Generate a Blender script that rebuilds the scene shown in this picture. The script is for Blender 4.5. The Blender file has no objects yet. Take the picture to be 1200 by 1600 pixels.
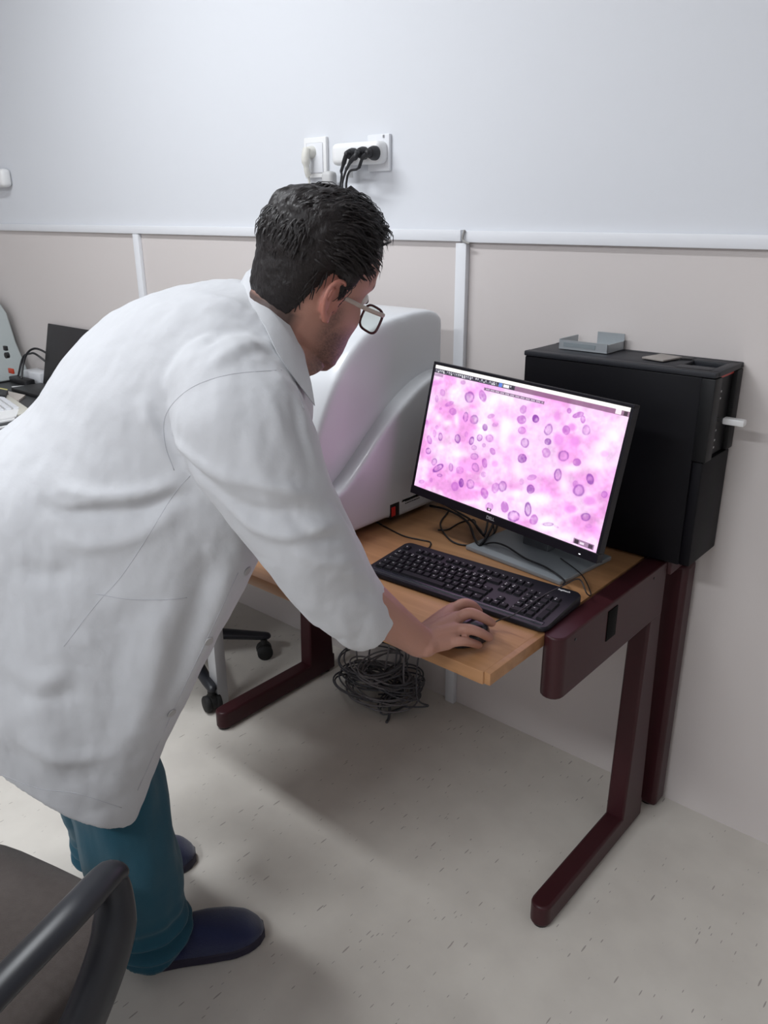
import bpy, bmesh, math, random
import numpy as np
from mathutils import Vector, Matrix, noise
from mathutils.bvhtree import BVHTree
random.seed(7); rng = np.random.default_rng(7)
R = math.radians
SC = bpy.context.scene
COL = SC.collection

# ------------------------------------------------------------------ camera
FPX = 1260.0                       # focal length in pixels of the 1200 x 1600 frame
CAM = np.array([0.0, 0.0, 1.5])
_p, _y, _r = R(20.553), R(-41.183), R(0.372)
_f = np.array([math.sin(_y)*math.cos(_p), math.cos(_y)*math.cos(_p), -math.sin(_p)])
_ri = np.array([math.cos(_y), -math.sin(_y), 0.0])
_dn = np.cross(_f, _ri)
_right = math.cos(_r)*_ri + math.sin(_r)*_dn
_down = -math.sin(_r)*_ri + math.cos(_r)*_dn
CM = np.stack([_right, _down, _f])
cd = bpy.data.cameras.new('camera'); cam = bpy.data.objects.new('camera', cd); COL.objects.link(cam)
cd.sensor_fit = 'VERTICAL'; cd.sensor_height = 36.0; cd.lens = FPX/1600*36.0
cd.clip_start = 0.05
mw = Matrix.Identity(4)
for i in range(3):
    mw[i][0] = _right[i]; mw[i][1] = -_down[i]; mw[i][2] = -_f[i]; mw[i][3] = CAM[i]
cam.matrix_world = mw
SC.camera = cam

# ------------------------------------------------------------------ world, lamps, exposure
w = bpy.data.worlds.new('world'); SC.world = w; w.use_nodes = True
w.node_tree.nodes['Background'].inputs[0].default_value = (.75, .8, .9, 1)
w.node_tree.nodes['Background'].inputs[1].default_value = .3
SC.view_settings.view_transform = 'Standard'; SC.view_settings.look = 'None'
SC.view_settings.exposure = 0.0; SC.view_settings.gamma = 1.0
SC.view_settings.use_curve_mapping = False
LAMPS = [((-2.15, .62, 2.93), 1.25, .16, 39), ((-1.1, -1.75, 2.93), 1.5, .3, 84)]  # second entry is an unseen fill lamp, added to brighten the room
for (lp, lx, ly, pw) in LAMPS:
    ld = bpy.data.lights.new('ceiling_key_fill_light', 'AREA'); ld.shape = 'RECTANGLE'; ld.size = lx; ld.size_y = ly
    ld.energy = pw; ld.color = (.93, .965, 1.0)
    lo = bpy.data.objects.new('ceiling_key_fill_light', ld); lo.location = lp; COL.objects.link(lo)

# ------------------------------------------------------------------ helpers
def ray(x, y): return CM.T @ np.array([(x-600)/FPX, (y-800)/FPX, 1.0])
def at(x, y, d): return CAM + ray(x, y)*d
def onz(x, y, z): r = ray(x, y); return CAM + r*(z-CAM[2])/r[2]
def onx(x, y, X): r = ray(x, y); return CAM + r*(X-CAM[0])/r[0]
def ony(x, y, Y): r = ray(x, y); return CAM + r*(Y-CAM[1])/r[1]

_mats = {}
def mat(name, col, rough=.6, metal=0, var=None, vscale=5, bump=0, bscale=200, emit=None, spec=.5, attr=None, alpha=None, stretch=None, coat=0, sheen=0, sss=0, trans=0):
    if name in _mats: return _mats[name]
    m = bpy.data.materials.new(name); m.use_nodes = True; nt = m.node_tree; N = nt.nodes; L = nt.links
    b = N['Principled BSDF']
    b.inputs['Base Color'].default_value = (*col, 1); b.inputs['Roughness'].default_value = rough
    b.inputs['Metallic'].default_value = metal; b.inputs['Specular IOR Level'].default_value = spec
    b.inputs['Coat Weight'].default_value = coat; b.inputs['Sheen Weight'].default_value = sheen
    if sss: b.inputs['Subsurface Weight'].default_value = sss; b.inputs['Subsurface Radius'].default_value = (.012, .005, .003); b.inputs['Subsurface Scale'].default_value = 1
    if trans: b.inputs['Transmission Weight'].default_value = trans
    tc = N.new('ShaderNodeTexCoord'); mp = N.new('ShaderNodeMapping'); L.new(tc.outputs['Object'], mp.inputs[0])
    if stretch: mp.inputs['Scale'].default_value = stretch
    if var:
        n = N.new('ShaderNodeTexNoise'); n.inputs['Scale'].default_value = vscale; n.inputs['Detail'].default_value = 4
        L.new(mp.outputs[0], n.inputs['Vector'])
        r = N.new('ShaderNodeValToRGB'); r.color_ramp.elements[0].position = .35; r.color_ramp.elements[1].position = .65
        r.color_ramp.elements[0].color = (*col, 1); r.color_ramp.elements[1].color = (*var, 1)
        L.new(n.outputs[0], r.inputs[0]); L.new(r.outputs[0], b.inputs['Base Color'])
    if attr:
        a = N.new('ShaderNodeAttribute'); a.attribute_name = attr; L.new(a.outputs['Color'], b.inputs['Base Color'])
    if bump:
        n = N.new('ShaderNodeTexNoise'); n.inputs['Scale'].default_value = bscale; n.inputs['Detail'].default_value = 3
        L.new(mp.outputs[0], n.inputs['Vector'])
        bp = N.new('ShaderNodeBump'); bp.inputs['Strength'].default_value = bump; bp.inputs['Distance'].default_value = .002
        L.new(n.outputs[0], bp.inputs['Height']); L.new(bp.outputs[0], b.inputs['Normal'])
    if emit: b.inputs['Emission Color'].default_value = (*emit[:3], 1); b.inputs['Emission Strength'].default_value = emit[3]
    _mats[name] = m; return m

class MB:
    """collects shapes in world or local coordinates and links them as ONE mesh"""
    def __init__(s): s.v = []; s.f = []; s.mi = []; s.cur = 0
    def add(s, vs, fs):
        o = len(s.v); s.v += [tuple(map(float, q)) for q in vs]; s.f += [tuple(i+o for i in f) for f in fs]; s.mi += [s.cur]*len(fs)
        return s
    def box(s, c, d, rot=(0, 0, 0), bev=0, seg=2, taper=None):
        bm = bmesh.new(); bmesh.ops.create_cube(bm, size=1)
        for v in bm.verts:
            v.co = Vector((v.co.x*d[0], v.co.y*d[1], v.co.z*d[2]))
            if taper and v.co.z > 0: v.co.x *= taper[0]; v.co.y *= taper[1]
        if bev: bmesh.ops.bevel(bm, geom=bm.edges[:], offset=bev, segments=seg, profile=.5, affect='EDGES')
        from mathutils import Euler
        M = Matrix.Translation(Vector(c)) @ Euler(rot).to_matrix().to_4x4()
        bm.verts.index_update()
        s.add([M @ v.co for v in bm.verts], [[v.index for v in f.verts] for f in bm.faces]); bm.free(); return s
    def bx(s, lo, hi, bev=0, seg=2): return s.box([(a+b)/2 for a, b in zip(lo, hi)], [abs(b-a) for a, b in zip(lo, hi)], bev=bev, seg=seg)
    def loft(s, rings, cap0=True, cap1=True, closed=True):
        n = len(rings[0]); vs = [p for r in rings for p in r]; fs = []
        for i in range(len(rings)-1):
            for j in range(n if closed else n-1):
                k = (j+1) % n; fs.append((i*n+j, i*n+k, (i+1)*n+k, (i+1)*n+j))
        if cap0:
            vs.append(np.mean(np.array(rings[0], float), 0)); c = len(vs)-1; fs += [(c, (j+1) % n, j) for j in range(n)]
        if cap1:
            vs.append(np.mean(np.array(rings[-1], float), 0)); c = len(vs)-1; o = (len(rings)-1)*n; fs += [(c, o+j, o+(j+1) % n) for j in range(n)]
        return s.add(vs, fs)
    def tube(s, pts, r, n=10, cap=True, dome=False, flat=1.0, up=None):
        pts = [np.array(p, float) for p in pts]; rs = list(r) if hasattr(r, '__len__') else [r]*len(pts)
        if dome:
            for e in (0, 1):
                a, b = (pts[0], pts[1]) if e == 0 else (pts[-1], pts[-2]); rr = rs[0] if e == 0 else rs[-1]
                dv = (a-b)/(np.linalg.norm(a-b)+1e-9)
                ex = [(a+dv*rr*math.sin(t), rr*math.cos(t)) for t in (.5, .95, 1.3, 1.5)]
                if e == 0: pts = [q[0] for q in ex[::-1]]+pts; rs = [q[1] for q in ex[::-1]]+rs
                else: pts = pts+[q[0] for q in ex]; rs = rs+[q[1] for q in ex]
        T = []
        for i in range(len(pts)):
            t = pts[min(i+1, len(pts)-1)]-pts[max(i-1, 0)]; T.append(t/(np.linalg.norm(t)+1e-12))
        u = np.array(up, float) if up is not None else (np.array([0, 0, 1.]) if abs(T[0][2]) < .9 else np.array([1., 0, 0]))
        rings = []
        for p, t, rr in zip(pts, T, rs):
            u = u - t*(u@t); u /= np.linalg.norm(u)+1e-12; w_ = np.cross(t, u)
            rings.append([p+rr*(flat*math.cos(2*math.pi*k/n)*u+math.sin(2*math.pi*k/n)*w_) for k in range(n)])
        return s.loft(rings, cap, cap)
    def cyl(s, c, r, h, axis=(0, 0, 1), n=24, bev=0):
        c = np.array(c, float); a = np.array(axis, float); a /= np.linalg.norm(a)
        pr = [(-h/2, r-bev), (-h/2+bev, r), (h/2-bev, r), (h/2, r-bev)] if bev else [(-h/2, r), (h/2, r)]
        u = np.cross(a, [0, 0, 1.] if abs(a[2]) < .9 else [1., 0, 0]); u /= np.linalg.norm(u); w_ = np.cross(a, u)
        return s.loft([[c+a*z+q*(math.cos(2*math.pi*k/n)*u+math.sin(2*math.pi*k/n)*w_) for k in range(n)] for z, q in pr])
    def prism(s, poly, lo, hi, axis):
        """poly of 2D points extruded along axis 0/1/2 from lo to hi"""
        def P(q, t):
            o = list(q); o.insert(axis, t); return o
        n = len(poly); vs = [P(q, lo) for q in poly]+[P(q, hi) for q in poly]
        fs = [tuple(range(n))[::-1], tuple(range(n, 2*n))]+[(i, (i+1) % n, n+(i+1) % n, n+i) for i in range(n)]
        return s.add(vs, fs)
    def quad(s, a, b, c, d): return s.add([a, b, c, d], [(0, 1, 2, 3)])
    def build(s, name, mats, parent=None, origin=None, smooth=35, local=False, bevel=0):
        me = bpy.data.meshes.new(name)
        V = np.array(s.v, float).reshape(-1, 3)
        o = bpy.data.objects.new(name, me)
        if parent is not None and not local:
            a = -parent.get('_rz', 0.0); L0 = np.array(parent.location)
            if parent.parent is not None: L0 = np.array(parent['_w'])
            V = V-L0; c_, s_ = math.cos(a), math.sin(a)
            V = np.stack([V[:, 0]*c_-V[:, 1]*s_, V[:, 0]*s_+V[:, 1]*c_, V[:, 2]], 1)
            o['_w'] = [float(q) for q in L0]; o['_rz'] = float(parent.get('_rz', 0.0))
        elif parent is None:
            if origin is None:
                origin = [(V[:, 0].min()+V[:, 0].max())/2, (V[:, 1].min()+V[:, 1].max())/2, V[:, 2].min()]
            V = V-np.array(origin); o.location = [float(q) for q in origin]
        me.from_pydata([tuple(q) for q in V], [], s.f)
        ms = mats if isinstance(mats, (list, tuple)) else [mats]
        for m in ms: me.materials.append(m)
        me.polygons.foreach_set('material_index', s.mi)
        me.validate()
        bm = bmesh.new(); bm.from_mesh(me); bmesh.ops.recalc_face_normals(bm, faces=bm.faces); bm.to_mesh(me); bm.free()
        if smooth: shade(me, smooth)
        COL.objects.link(o)
        if parent is not None: o.parent = parent
        if bevel:
            md = o.modifiers.new('bevel', 'BEVEL'); md.width = bevel; md.segments = 3; md.limit_method = 'ANGLE'; md.angle_limit = R(40)
        return o
def shade(me, ang=35):
    me.polygons.foreach_set('use_smooth', [True]*len(me.polygons))
    if ang < 180:
        bm = bmesh.new(); bm.from_mesh(me)
        for e in bm.edges:
            if len(e.link_faces) == 2: e.smooth = e.calc_face_angle(0) < R(ang)
        bm.to_mesh(me); bm.free()
def empty(name, loc, rz=0):
    o = bpy.data.objects.new(name, None); o.location = loc; o.rotation_euler = (0, 0, rz); o['_rz'] = float(rz); COL.objects.link(o); o.empty_display_size = .05
    return o
def tag(o, label, cat, group=None):
    o['label'] = label; o['category'] = cat
    if group: o['group'] = group
    return o
def struct(o): o['kind'] = 'structure'; return o
def spline(pts, n=8):
    """Catmull-Rom through the points"""
    P = [np.array(p, float) for p in pts]; P = [2*P[0]-P[1]]+P+[2*P[-1]-P[-2]]; out = []
    for i in range(1, len(P)-2):
        for k in range(n):
            t = k/n; a, b, c, d = P[i-1], P[i], P[i+1], P[i+2]
            out.append(.5*((2*b)+(c-a)*t+(2*a-5*b+4*c-d)*t*t+(3*b-a-3*c+d)*t**3))
    out.append(P[-2]); return out
def text_mesh(body, size, M, extrude=.0002, bold=False):
    cu = bpy.data.curves.new('t', 'FONT'); cu.body = body; cu.size = size; cu.extrude = extrude; cu.align_x = 'CENTER'; cu.align_y = 'CENTER'
    if bold: cu.offset = size*.02
    o = bpy.data.objects.new('t', cu); COL.objects.link(o); dg = bpy.context.evaluated_depsgraph_get()
    me = bpy.data.meshes.new_from_object(o.evaluated_get(dg)); mb = MB()
    mb.add([M @ v.co for v in me.vertices], [tuple(p.vertices) for p in me.polygons])
    bpy.data.objects.remove(o); bpy.data.meshes.remove(me); return mb
def fuse(mb, voxel, smooth=3, fac=.5):
    """one continuous surface out of overlapping closed shapes; returns (verts, faces)"""
    me = bpy.data.meshes.new('tmp'); me.from_pydata(mb.v, [], mb.f); me.validate()
    bm = bmesh.new(); bm.from_mesh(me); bmesh.ops.recalc_face_normals(bm, faces=bm.faces); bm.to_mesh(me); bm.free()
    o = bpy.data.objects.new('tmp', me); COL.objects.link(o)
    m = o.modifiers.new('r', 'REMESH'); m.mode = 'VOXEL'; m.voxel_size = voxel
    if smooth: m = o.modifiers.new('s', 'SMOOTH'); m.iterations = smooth; m.factor = fac
    dg = bpy.context.evaluated_depsgraph_get(); e = bpy.data.meshes.new_from_object(o.evaluated_get(dg))
    V = np.empty(len(e.vertices)*3); e.vertices.foreach_get('co', V); V = V.reshape(-1, 3)
    Fc = [tuple(p.vertices) for p in e.polygons]
    NN = np.empty(len(e.vertices)*3); e.vertices.foreach_get('normal', NN); NN = NN.reshape(-1, 3)
    bpy.data.objects.remove(o); bpy.data.meshes.remove(me); bpy.data.meshes.remove(e)
    return V, NN, Fc
def polydist(V, line):
    best = np.full(len(V), 1e9)
    for a, b in zip(line[:-1], line[1:]):
        a = np.array(a); b = np.array(b); ab = b-a; t = np.clip(((V-a)@ab)/(ab@ab+1e-12), 0, 1)
        best = np.minimum(best, np.linalg.norm(V-(a+t[:, None]*ab), axis=1))
    return best
def vnoise(V, sc, seed=0.0):
    return np.array([noise.noise(Vector((p[0]*sc[0]+seed, p[1]*sc[1]+seed, p[2]*sc[2]))) for p in V])

# ------------------------------------------------------------------ materials of the room
def wall_mat():
    m = bpy.data.materials.new('painted_wall'); m.use_nodes = True; N = m.node_tree.nodes; L = m.node_tree.links; b = N['Principled BSDF']
    b.inputs['Roughness'].default_value = .75; b.inputs['Specular IOR Level'].default_value = .25
    g = N.new('ShaderNodeNewGeometry'); s = N.new('ShaderNodeSeparateXYZ'); L.new(g.outputs['Position'], s.inputs[0])
    c = N.new('ShaderNodeMath'); c.operation = 'GREATER_THAN'; c.inputs[1].default_value = 1.434; L.new(s.outputs['Z'], c.inputs[0])
    mx = N.new('ShaderNodeMix'); mx.data_type = 'RGBA'; L.new(c.outputs[0], mx.inputs['Factor'])
    mx.inputs[6].default_value = (.62, .575, .56, 1); mx.inputs[7].default_value = (.66, .675, .71, 1)
    L.new(mx.outputs[2], b.inputs['Base Color'])
    n = N.new('ShaderNodeTexNoise'); n.inputs['Scale'].default_value = 60; L.new(g.outputs['Position'], n.inputs['Vector'])
    bp = N.new('ShaderNodeBump'); bp.inputs['Strength'].default_value = .08; bp.inputs['Distance'].default_value = .002
    L.new(n.outputs[0], bp.inputs['Height']); L.new(bp.outputs[0], b.inputs['Normal']); return m
def floor_mat():
    m = bpy.data.materials.new('vinyl_floor'); m.use_nodes = True; N = m.node_tree.nodes; L = m.node_tree.links; b = N['Principled BSDF']
    b.inputs['Roughness'].default_value = .5; b.inputs['Specular IOR Level'].default_value = .3
    g = N.new('ShaderNodeNewGeometry')
    def streak(ang, sx, sy, thr, thr2, seed):
        mp = N.new('ShaderNodeMapping'); mp.inputs['Rotation'].default_value = (0, 0, ang); mp.inputs['Scale'].default_value = (sx, sy, 1); mp.inputs['Location'].default_value = (seed, seed, 0)
        L.new(g.outputs['Position'], mp.inputs[0])
        v = N.new('ShaderNodeTexVoronoi'); v.inputs['Scale'].default_value = 1; v.feature = 'F1'; L.new(mp.outputs[0], v.inputs['Vector'])
        # only some of the cells carry a fleck
        sp = N.new('ShaderNodeSeparateColor'); L.new(v.outputs['Color'], sp.inputs[0])
        k = N.new('ShaderNodeMath'); k.operation = 'GREATER_THAN'; k.inputs[1].default_value = thr2; L.new(sp.outputs[0], k.inputs[0])
        sz = N.new('ShaderNodeMath'); sz.operation = 'MULTIPLY'; sz.inputs[1].default_value = thr; L.new(sp.outputs[1], sz.inputs[0])
        d = N.new('ShaderNodeMath'); d.operation = 'LESS_THAN'; L.new(v.outputs['Distance'], d.inputs[0]); L.new(sz.outputs[0], d.inputs[1])
        mu = N.new('ShaderNodeMath'); mu.operation = 'MULTIPLY'; L.new(k.outputs[0], mu.inputs[0]); L.new(d.outputs[0], mu.inputs[1]); return mu
    a = streak(R(-12), 95, 14, .17, .62, 3.1); c = streak(R(-24), 150, 30, .2, .68, 9.7)
    mxx = N.new('ShaderNodeMath'); mxx.operation = 'MAXIMUM'; L.new(a.outputs[0], mxx.inputs[0]); L.new(c.outputs[0], mxx.inputs[1])
    n = N.new('ShaderNodeTexNoise'); n.inputs['Scale'].default_value = 9; n.inputs['Detail'].default_value = 6; L.new(g.outputs['Position'], n.inputs['Vector'])
    r = N.new('ShaderNodeValToRGB'); r.color_ramp.elements[0].color = (.62, .585, .535, 1); r.color_ramp.elements[1].color = (.67, .635, .58, 1); r.color_ramp.elements[0].position = .35; r.color_ramp.elements[1].position = .65
    L.new(n.outputs[0], r.inputs[0])
    mx = N.new('ShaderNodeMix'); mx.data_type = 'RGBA'; mf = N.new('ShaderNodeMath'); mf.operation = 'MULTIPLY'; mf.inputs[1].default_value = .6; L.new(mxx.outputs[0], mf.inputs[0])
    L.new(mf.outputs[0], mx.inputs['Factor']); L.new(r.outputs[0], mx.inputs[6]); mx.inputs[7].default_value = (.17, .14, .13, 1)
    L.new(mx.outputs[2], b.inputs['Base Color']); return m
def wood_mat(name, c1, c2, axis=0):
    m = bpy.data.materials.new(name); m.use_nodes = True; N = m.node_tree.nodes; L = m.node_tree.links; b = N['Principled BSDF']
    b.inputs['Roughness'].default_value = .38; b.inputs['Specular IOR Level'].default_value = .4
    tc = N.new('ShaderNodeTexCoord'); mp = N.new('ShaderNodeMapping'); mp.inputs['Scale'].default_value = (1.5, 22, 22) if axis == 0 else (22, 1.5, 22)
    L.new(tc.outputs['Object'], mp.inputs[0])
    n = N.new('ShaderNodeTexNoise'); n.inputs['Scale'].default_value = 2; n.inputs['Detail'].default_value = 8; n.inputs['Distortion'].default_value = .6; L.new(mp.outputs[0], n.inputs['Vector'])
    r = N.new('ShaderNodeValToRGB'); r.color_ramp.elements[0].position = .3; r.color_ramp.elements[1].position = .7
    r.color_ramp.elements[0].color = (*c1, 1); r.color_ramp.elements[1].color = (*c2, 1); L.new(n.outputs[0], r.inputs[0]); L.new(r.outputs[0], b.inputs['Base Color'])
    return m
M_wall = wall_mat(); M_floor = floor_mat()
M_plastic_w = mat('white_plastic', (.72, .73, .76), .4)
M_socket = mat('socket_plastic', (.78, .78, .78), .35)
M_ceiling = mat('ceiling_paint', (.8, .8, .8), .8)

# ------------------------------------------------------------------ setting
WY = 1.8375
def plane(name, a, b, c, d, m): return struct(MB().quad(a, b, c, d).build(name, m, smooth=0))
X0, X1, Y0, ZC = -4.6, 1.9, -2.6, 3.0
plane('floor', (X0, Y0, 0), (X1, Y0, 0), (X1, WY, 0), (X0, WY, 0), M_floor)
plane('ceiling', (X0, Y0, ZC), (X0, WY, ZC), (X1, WY, ZC), (X1, Y0, ZC), M_ceiling)
plane('wall_back', (X0, WY, 0), (X1, WY, 0), (X1, WY, ZC), (X0, WY, ZC), M_wall)
plane('wall_left', (X0, Y0, 0), (X0, WY, 0), (X0, WY, ZC), (X0, Y0, ZC), M_wall)
plane('wall_right', (X1, WY, 0), (X1, Y0, 0), (X1, Y0, ZC), (X1, WY, ZC), M_wall)
plane('wall_front', (X1, Y0, 0), (X0, Y0, 0), (X0, Y0, ZC), (X1, Y0, ZC), M_wall)
# cable trunking: the horizontal rail in two lengths and two vertical drops
mb = MB(); mb.bx((X0, WY-.014, 1.420), (-1.322, WY, 1.449), .002); mb.bx((-1.316, WY-.014, 1.418), (X1, WY, 1.447), .002)
struct(mb.build('trim_1', M_plastic_w))
struct(MB().bx((-2.862, WY-.016, 0.0), (-2.826, WY, 1.419), .002).build('trim_2', M_plastic_w))
struct(MB().bx((-1.334, WY-.018, 0.0), (-1.300, WY, 1.416), .002).build('trim_3', M_plastic_w))
for (lp, lx, ly, pw) in LAMPS:
    o = empty('ceiling_key_fill_fixture', (lp[0], lp[1], 2.935))
    tag(o, 'long ceiling light fixture above the ' + ('desk side of the room' if lp[1] > 0 else 'rear part of the room, unseen, added for fill light'), 'ceiling light')
    MB().bx((lp[0]-lx/2-.03, lp[1]-ly/2-.03, 2.945), (lp[0]+lx/2+.03, lp[1]+ly/2+.03, 3.0), .004).build('housing', M_plastic_w, o)  # the rear housing is made up to go with the added fill

# ------------------------------------------------------------------ desk
M_wood = wood_mat('oak_laminate', (.33, .165, .075), (.43, .225, .105))
M_maroon = mat('maroon_lacquer', (.040, .009, .012), .38, spec=.3)
M_black = mat('black_plastic', (.012, .012, .014), .45)
M_rubber = mat('black_rubber', (.008, .008, .008), .7)
ZT = .745
desk = empty('desk', (-1.2, 1.35, 0)); tag(desk, 'oak-topped desk with dark maroon side rails and cantilever legs', 'desk')
mb = MB(); mb.bx((-1.74, 1.028, ZT-.027), (-.672, 1.685, ZT), .003); mb.bx((-.68, 1.032, ZT-.026), (-.660, 1.226, ZT-.001), .002)
mb.build('desktop', M_wood, desk)
def desk_side(xo, xi, name_sfx):
    """side frame between outer x and inner x: rail with rounded nose, upright and foot"""
    lo, hi = min(xo, xi), max(xo, xi); xm = (lo+hi)/2
    def bar(y0, y1, z0, z1, nose=True):
        rr = (hi-lo)/2; poly = []
        for k in range(9):
            t = math.pi+math.pi*k/8; poly.append((xm+rr*math.cos(t), y0+rr+rr*math.sin(t)))
        poly += [(hi, y1), (lo, y1)]
        return [(x, y) for x, y in poly], z0, z1
    m = MB(); p, a, b = bar(1.208, 1.692, .612, ZT+.001); m.prism(p, a, b, 2); m.build('side_rail', M_maroon, desk, bevel=.004)
    m = MB(); m.prism([(1.612, .05), (1.722, .05), (1.692, .62), (1.628, .62)], lo, hi, 0); m.build('leg', M_maroon, desk, bevel=.006)
    m = MB(); p, a, b = bar(1.238, 1.728, .006, .062); m.prism(p, a, b, 2); ft = m.build('foot', M_maroon, desk, bevel=.006)
    for gy in (1.262, 1.70): MB().cyl((xm, gy, .004), .018, .008).build('glide', M_rubber, ft)
    return m
desk_side(-.620, -.668, 'r'); desk_side(-1.792, -1.742, 'l')
# black slot plate and small screws on the outer right rail
MB().bx((-.6215, 1.398, .664), (-.6180, 1.440, .733), .001).build('slot_plate', mat('slot_black', (.002, .002, .002), .7, spec=.1), desk)
for yy in (1.262, 1.62): MB().cyl((-.6195, yy, .728), .003, .002, axis=(1, 0, 0), n=12).build('screw', M_black, desk)

# narrow stand behind the desk carrying the computer
stand = empty('side_stand', (-.95, 1.765, 0)); tag(stand, 'narrow dark maroon stand between desk and wall, under the black computer', 'stand')
MB().bx((-1.27, 1.696, ZT-.035), (-.612, 1.832, ZT+.003), .004).build('shelf', M_maroon, stand)
MB().prism([(-.664, 1.768), (-.6, 1.768), (-.6, 1.83), (-.664, 1.83)], .008, ZT-.034, 2).build('leg', M_maroon, stand, bevel=.012)
MB().cyl((-.632, 1.8, .006), .02, .012).build('glide', M_rubber, stand)

# ------------------------------------------------------------------ computer tower
M_pc = mat('computer_black', (.0035, .0032, .005), .5, spec=.15); M_pc2 = mat('computer_top', (.020, .021, .026), .5, spec=.3, bump=.1, bscale=500)
pc = empty('computer_tower', (-.79, 1.755, ZT+.003)); tag(pc, 'large black desktop computer tower standing against the wall behind the monitor', 'computer')
zb, zt = ZT+.003, 1.186
MB().bx((-1.012, 1.668, zb+.004), (-.588, 1.832, zt-.012), .004).build('case', M_pc, pc)
mb = MB(); mb.bx((-1.014, 1.666, zt-.012), (-.562, 1.69, zt), .003); mb.bx((-1.014, 1.812, zt-.012), (-.562, 1.834, zt), .003); mb.bx((-1.014, 1.68, zt-.012), (-.655, 1.82, zt-.001), .002)
mb.bx((-.585, 1.68, zt-.012), (-.562, 1.82, zt), .002); mb.bx((-.66, 1.68, zt-.02), (-.58, 1.82, zt-.010), .001); mb.bx((-.66, 1.68, zt-.012), (-.58, 1.725, zt), .002); mb.bx((-.66, 1.79, zt-.012), (-.58, 1.82, zt), .002)
mb.build('top_panel', M_pc2, pc)
mb = MB(); mb.bx((-.590, 1.666, .995), (-.560, 1.705, zt-.013), .003); mb.bx((-.590, 1.80, .995), (-.562, 1.834, zt-.013), .003); mb.bx((-.590, 1.69, .995), (-.573, 1.82, zt-.013), .002)
mb.build('front_bezel', mat('bezel_black', (.006, .006, .007), .45, spec=.25), pc)
MB().bx((-.590, 1.672, zb+.004), (-.566, 1.83, .993), .004).build('lower_front', M_pc, pc)
for z_, y_ in ((1.135, 1.742), (1.12, 1.742), (1.05, 1.742), (1.028, 1.742), (1.012, 1.742)):
    MB().bx((-.5735, y_-.004, z_-.002), (-.5722, y_+.004, z_+.002)).build('port', mat('port_metal', (.6, .6, .62), .3, 1), pc, smooth=0)
M_red = mat('red_trim', (.45, .03, .02), .4)
MB().bx((-.5725, 1.70, zt-.020), (-.5705, 1.81, zt-.0145)).build('red_strip', M_red, pc)
us = empty('memory_stick', (-.545, 1.745, 1.073)); tag(us, 'white memory stick plugged into the front of the black computer', 'memory stick')
MB().bx((-.5725, 1.739, 1.071), (-.560, 1.751, 1.077)).build('plug', mat('port_metal', (.6, .6, .62), .3, 1), us)
MB().bx((-.560, 1.735, 1.067), (-.515, 1.755, 1.081), .003).build('body', M_socket, us)
# metal drive caddy, card and loose label on the top
M_alu = mat('brushed_aluminium', (.42, .45, .47), .42, .6)
cad = empty('drive_bracket', (-.885, 1.79, zt)); tag(cad, 'small grey metal drive bracket lying on top of the black computer', 'bracket')
cx0, cx1, cy0, cy1 = -.962, -.838, 1.738, 1.826
MB().bx((cx0, cy0, zt+.0005), (cx1, cy1, zt+.0035), .0005).build('plate', M_alu, cad)
MB().bx((cx0, cy0, zt+.003), (cx0+.003, cy1, zt+.024)).build('flange', M_alu, cad)
MB().bx((cx0, cy0, zt+.003), (cx1, cy0+.003, zt+.022)).build('flange', M_alu, cad)
MB().bx((cx1-.003, cy0, zt+.003), (cx1, cy1, zt+.02)).build('flange', M_alu, cad)
MB().bx((cx0+.055, cy1-.003, zt+.003), (cx1, cy1, zt+.036)).build('back_plate', M_alu, cad)
MB().bx((cx0+.012, cy0-.0008, zt+.007), (cx1-.03, cy0+.001, zt+.017)).build('recess', mat('aluminium_dark', (.28, .32, .34), .5, .5), cad)
o = MB().box((-.715, 1.757, zt+.003), (.055, .07, .004), (0, 0, R(-12)), .001).build('plastic_card', mat('card_taupe', (.30, .27, .25), .5)); tag(o, 'taupe plastic card lying on top of the black computer', 'card')
o = MB().box((-.685, 1.79, zt+.002), (.05, .022, .002), (0, 0, R(10)), .0005).build('adapter_strip', M_black); tag(o, 'thin black strip beside the card on top of the computer', 'strip')

# ------------------------------------------------------------------ monitor
def frame_axes(yaw, pitch, roll):
    f = np.array([math.sin(yaw)*math.cos(pitch), math.cos(yaw)*math.cos(pitch), -math.sin(pitch)])
    r = np.array([math.cos(yaw), -math.sin(yaw), 0]); u = np.cross(r, f)
    return f, -math.sin(roll)*r+math.cos(roll)*u, math.cos(roll)*r+math.sin(roll)*u
MF, MU, MR = frame_axes(R(6.3), R(11.94), R(-1.77)); MC = np.array([-.9101, 1.4560, .9979]); MW, MH = .537, .322
def mon(r, u, f): return MC+r*MR+u*MU+f*MF
def mon_box(mb, r0, r1, u0, u1, f0, f1):
    vs = [mon(r, u, f) for f in (f0, f1) for u in (u0, u1) for r in (r0, r1)]
    return mb.add(vs, [(0, 1, 3, 2), (4, 6, 7, 5), (0, 4, 5, 1), (2, 3, 7, 6), (0, 2, 6, 4), (1, 5, 7, 3)])
M_bez = mat('monitor_black', (.006, .005, .009), .4, spec=.25)
mon_e = empty('monitor', (-.865, 1.53, ZT)); tag(mon_e, 'black flat computer monitor showing a pink microscope image of cells', 'monitor')
bz, bb = .007, .020
mb = MB(); mon_box(mb, -MW/2, MW/2, MH/2-bz, MH/2, -.001, .02); mon_box(mb, -MW/2, MW/2, -MH/2, -MH/2+bb, -.002, .02)
mon_box(mb, -MW/2, -MW/2+bz, -MH/2+bb, MH/2-bz, -.001, .02); mon_box(mb, MW/2-bz, MW/2, -MH/2+bb, MH/2-bz, -.001, .02)
mon_box(mb, -MW/2+.005, MW/2-.005, -MH/2+.005, MH/2-.005, .0015, .02)
mb.build('bezel', M_bez, mon_e, bevel=.001)
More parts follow.
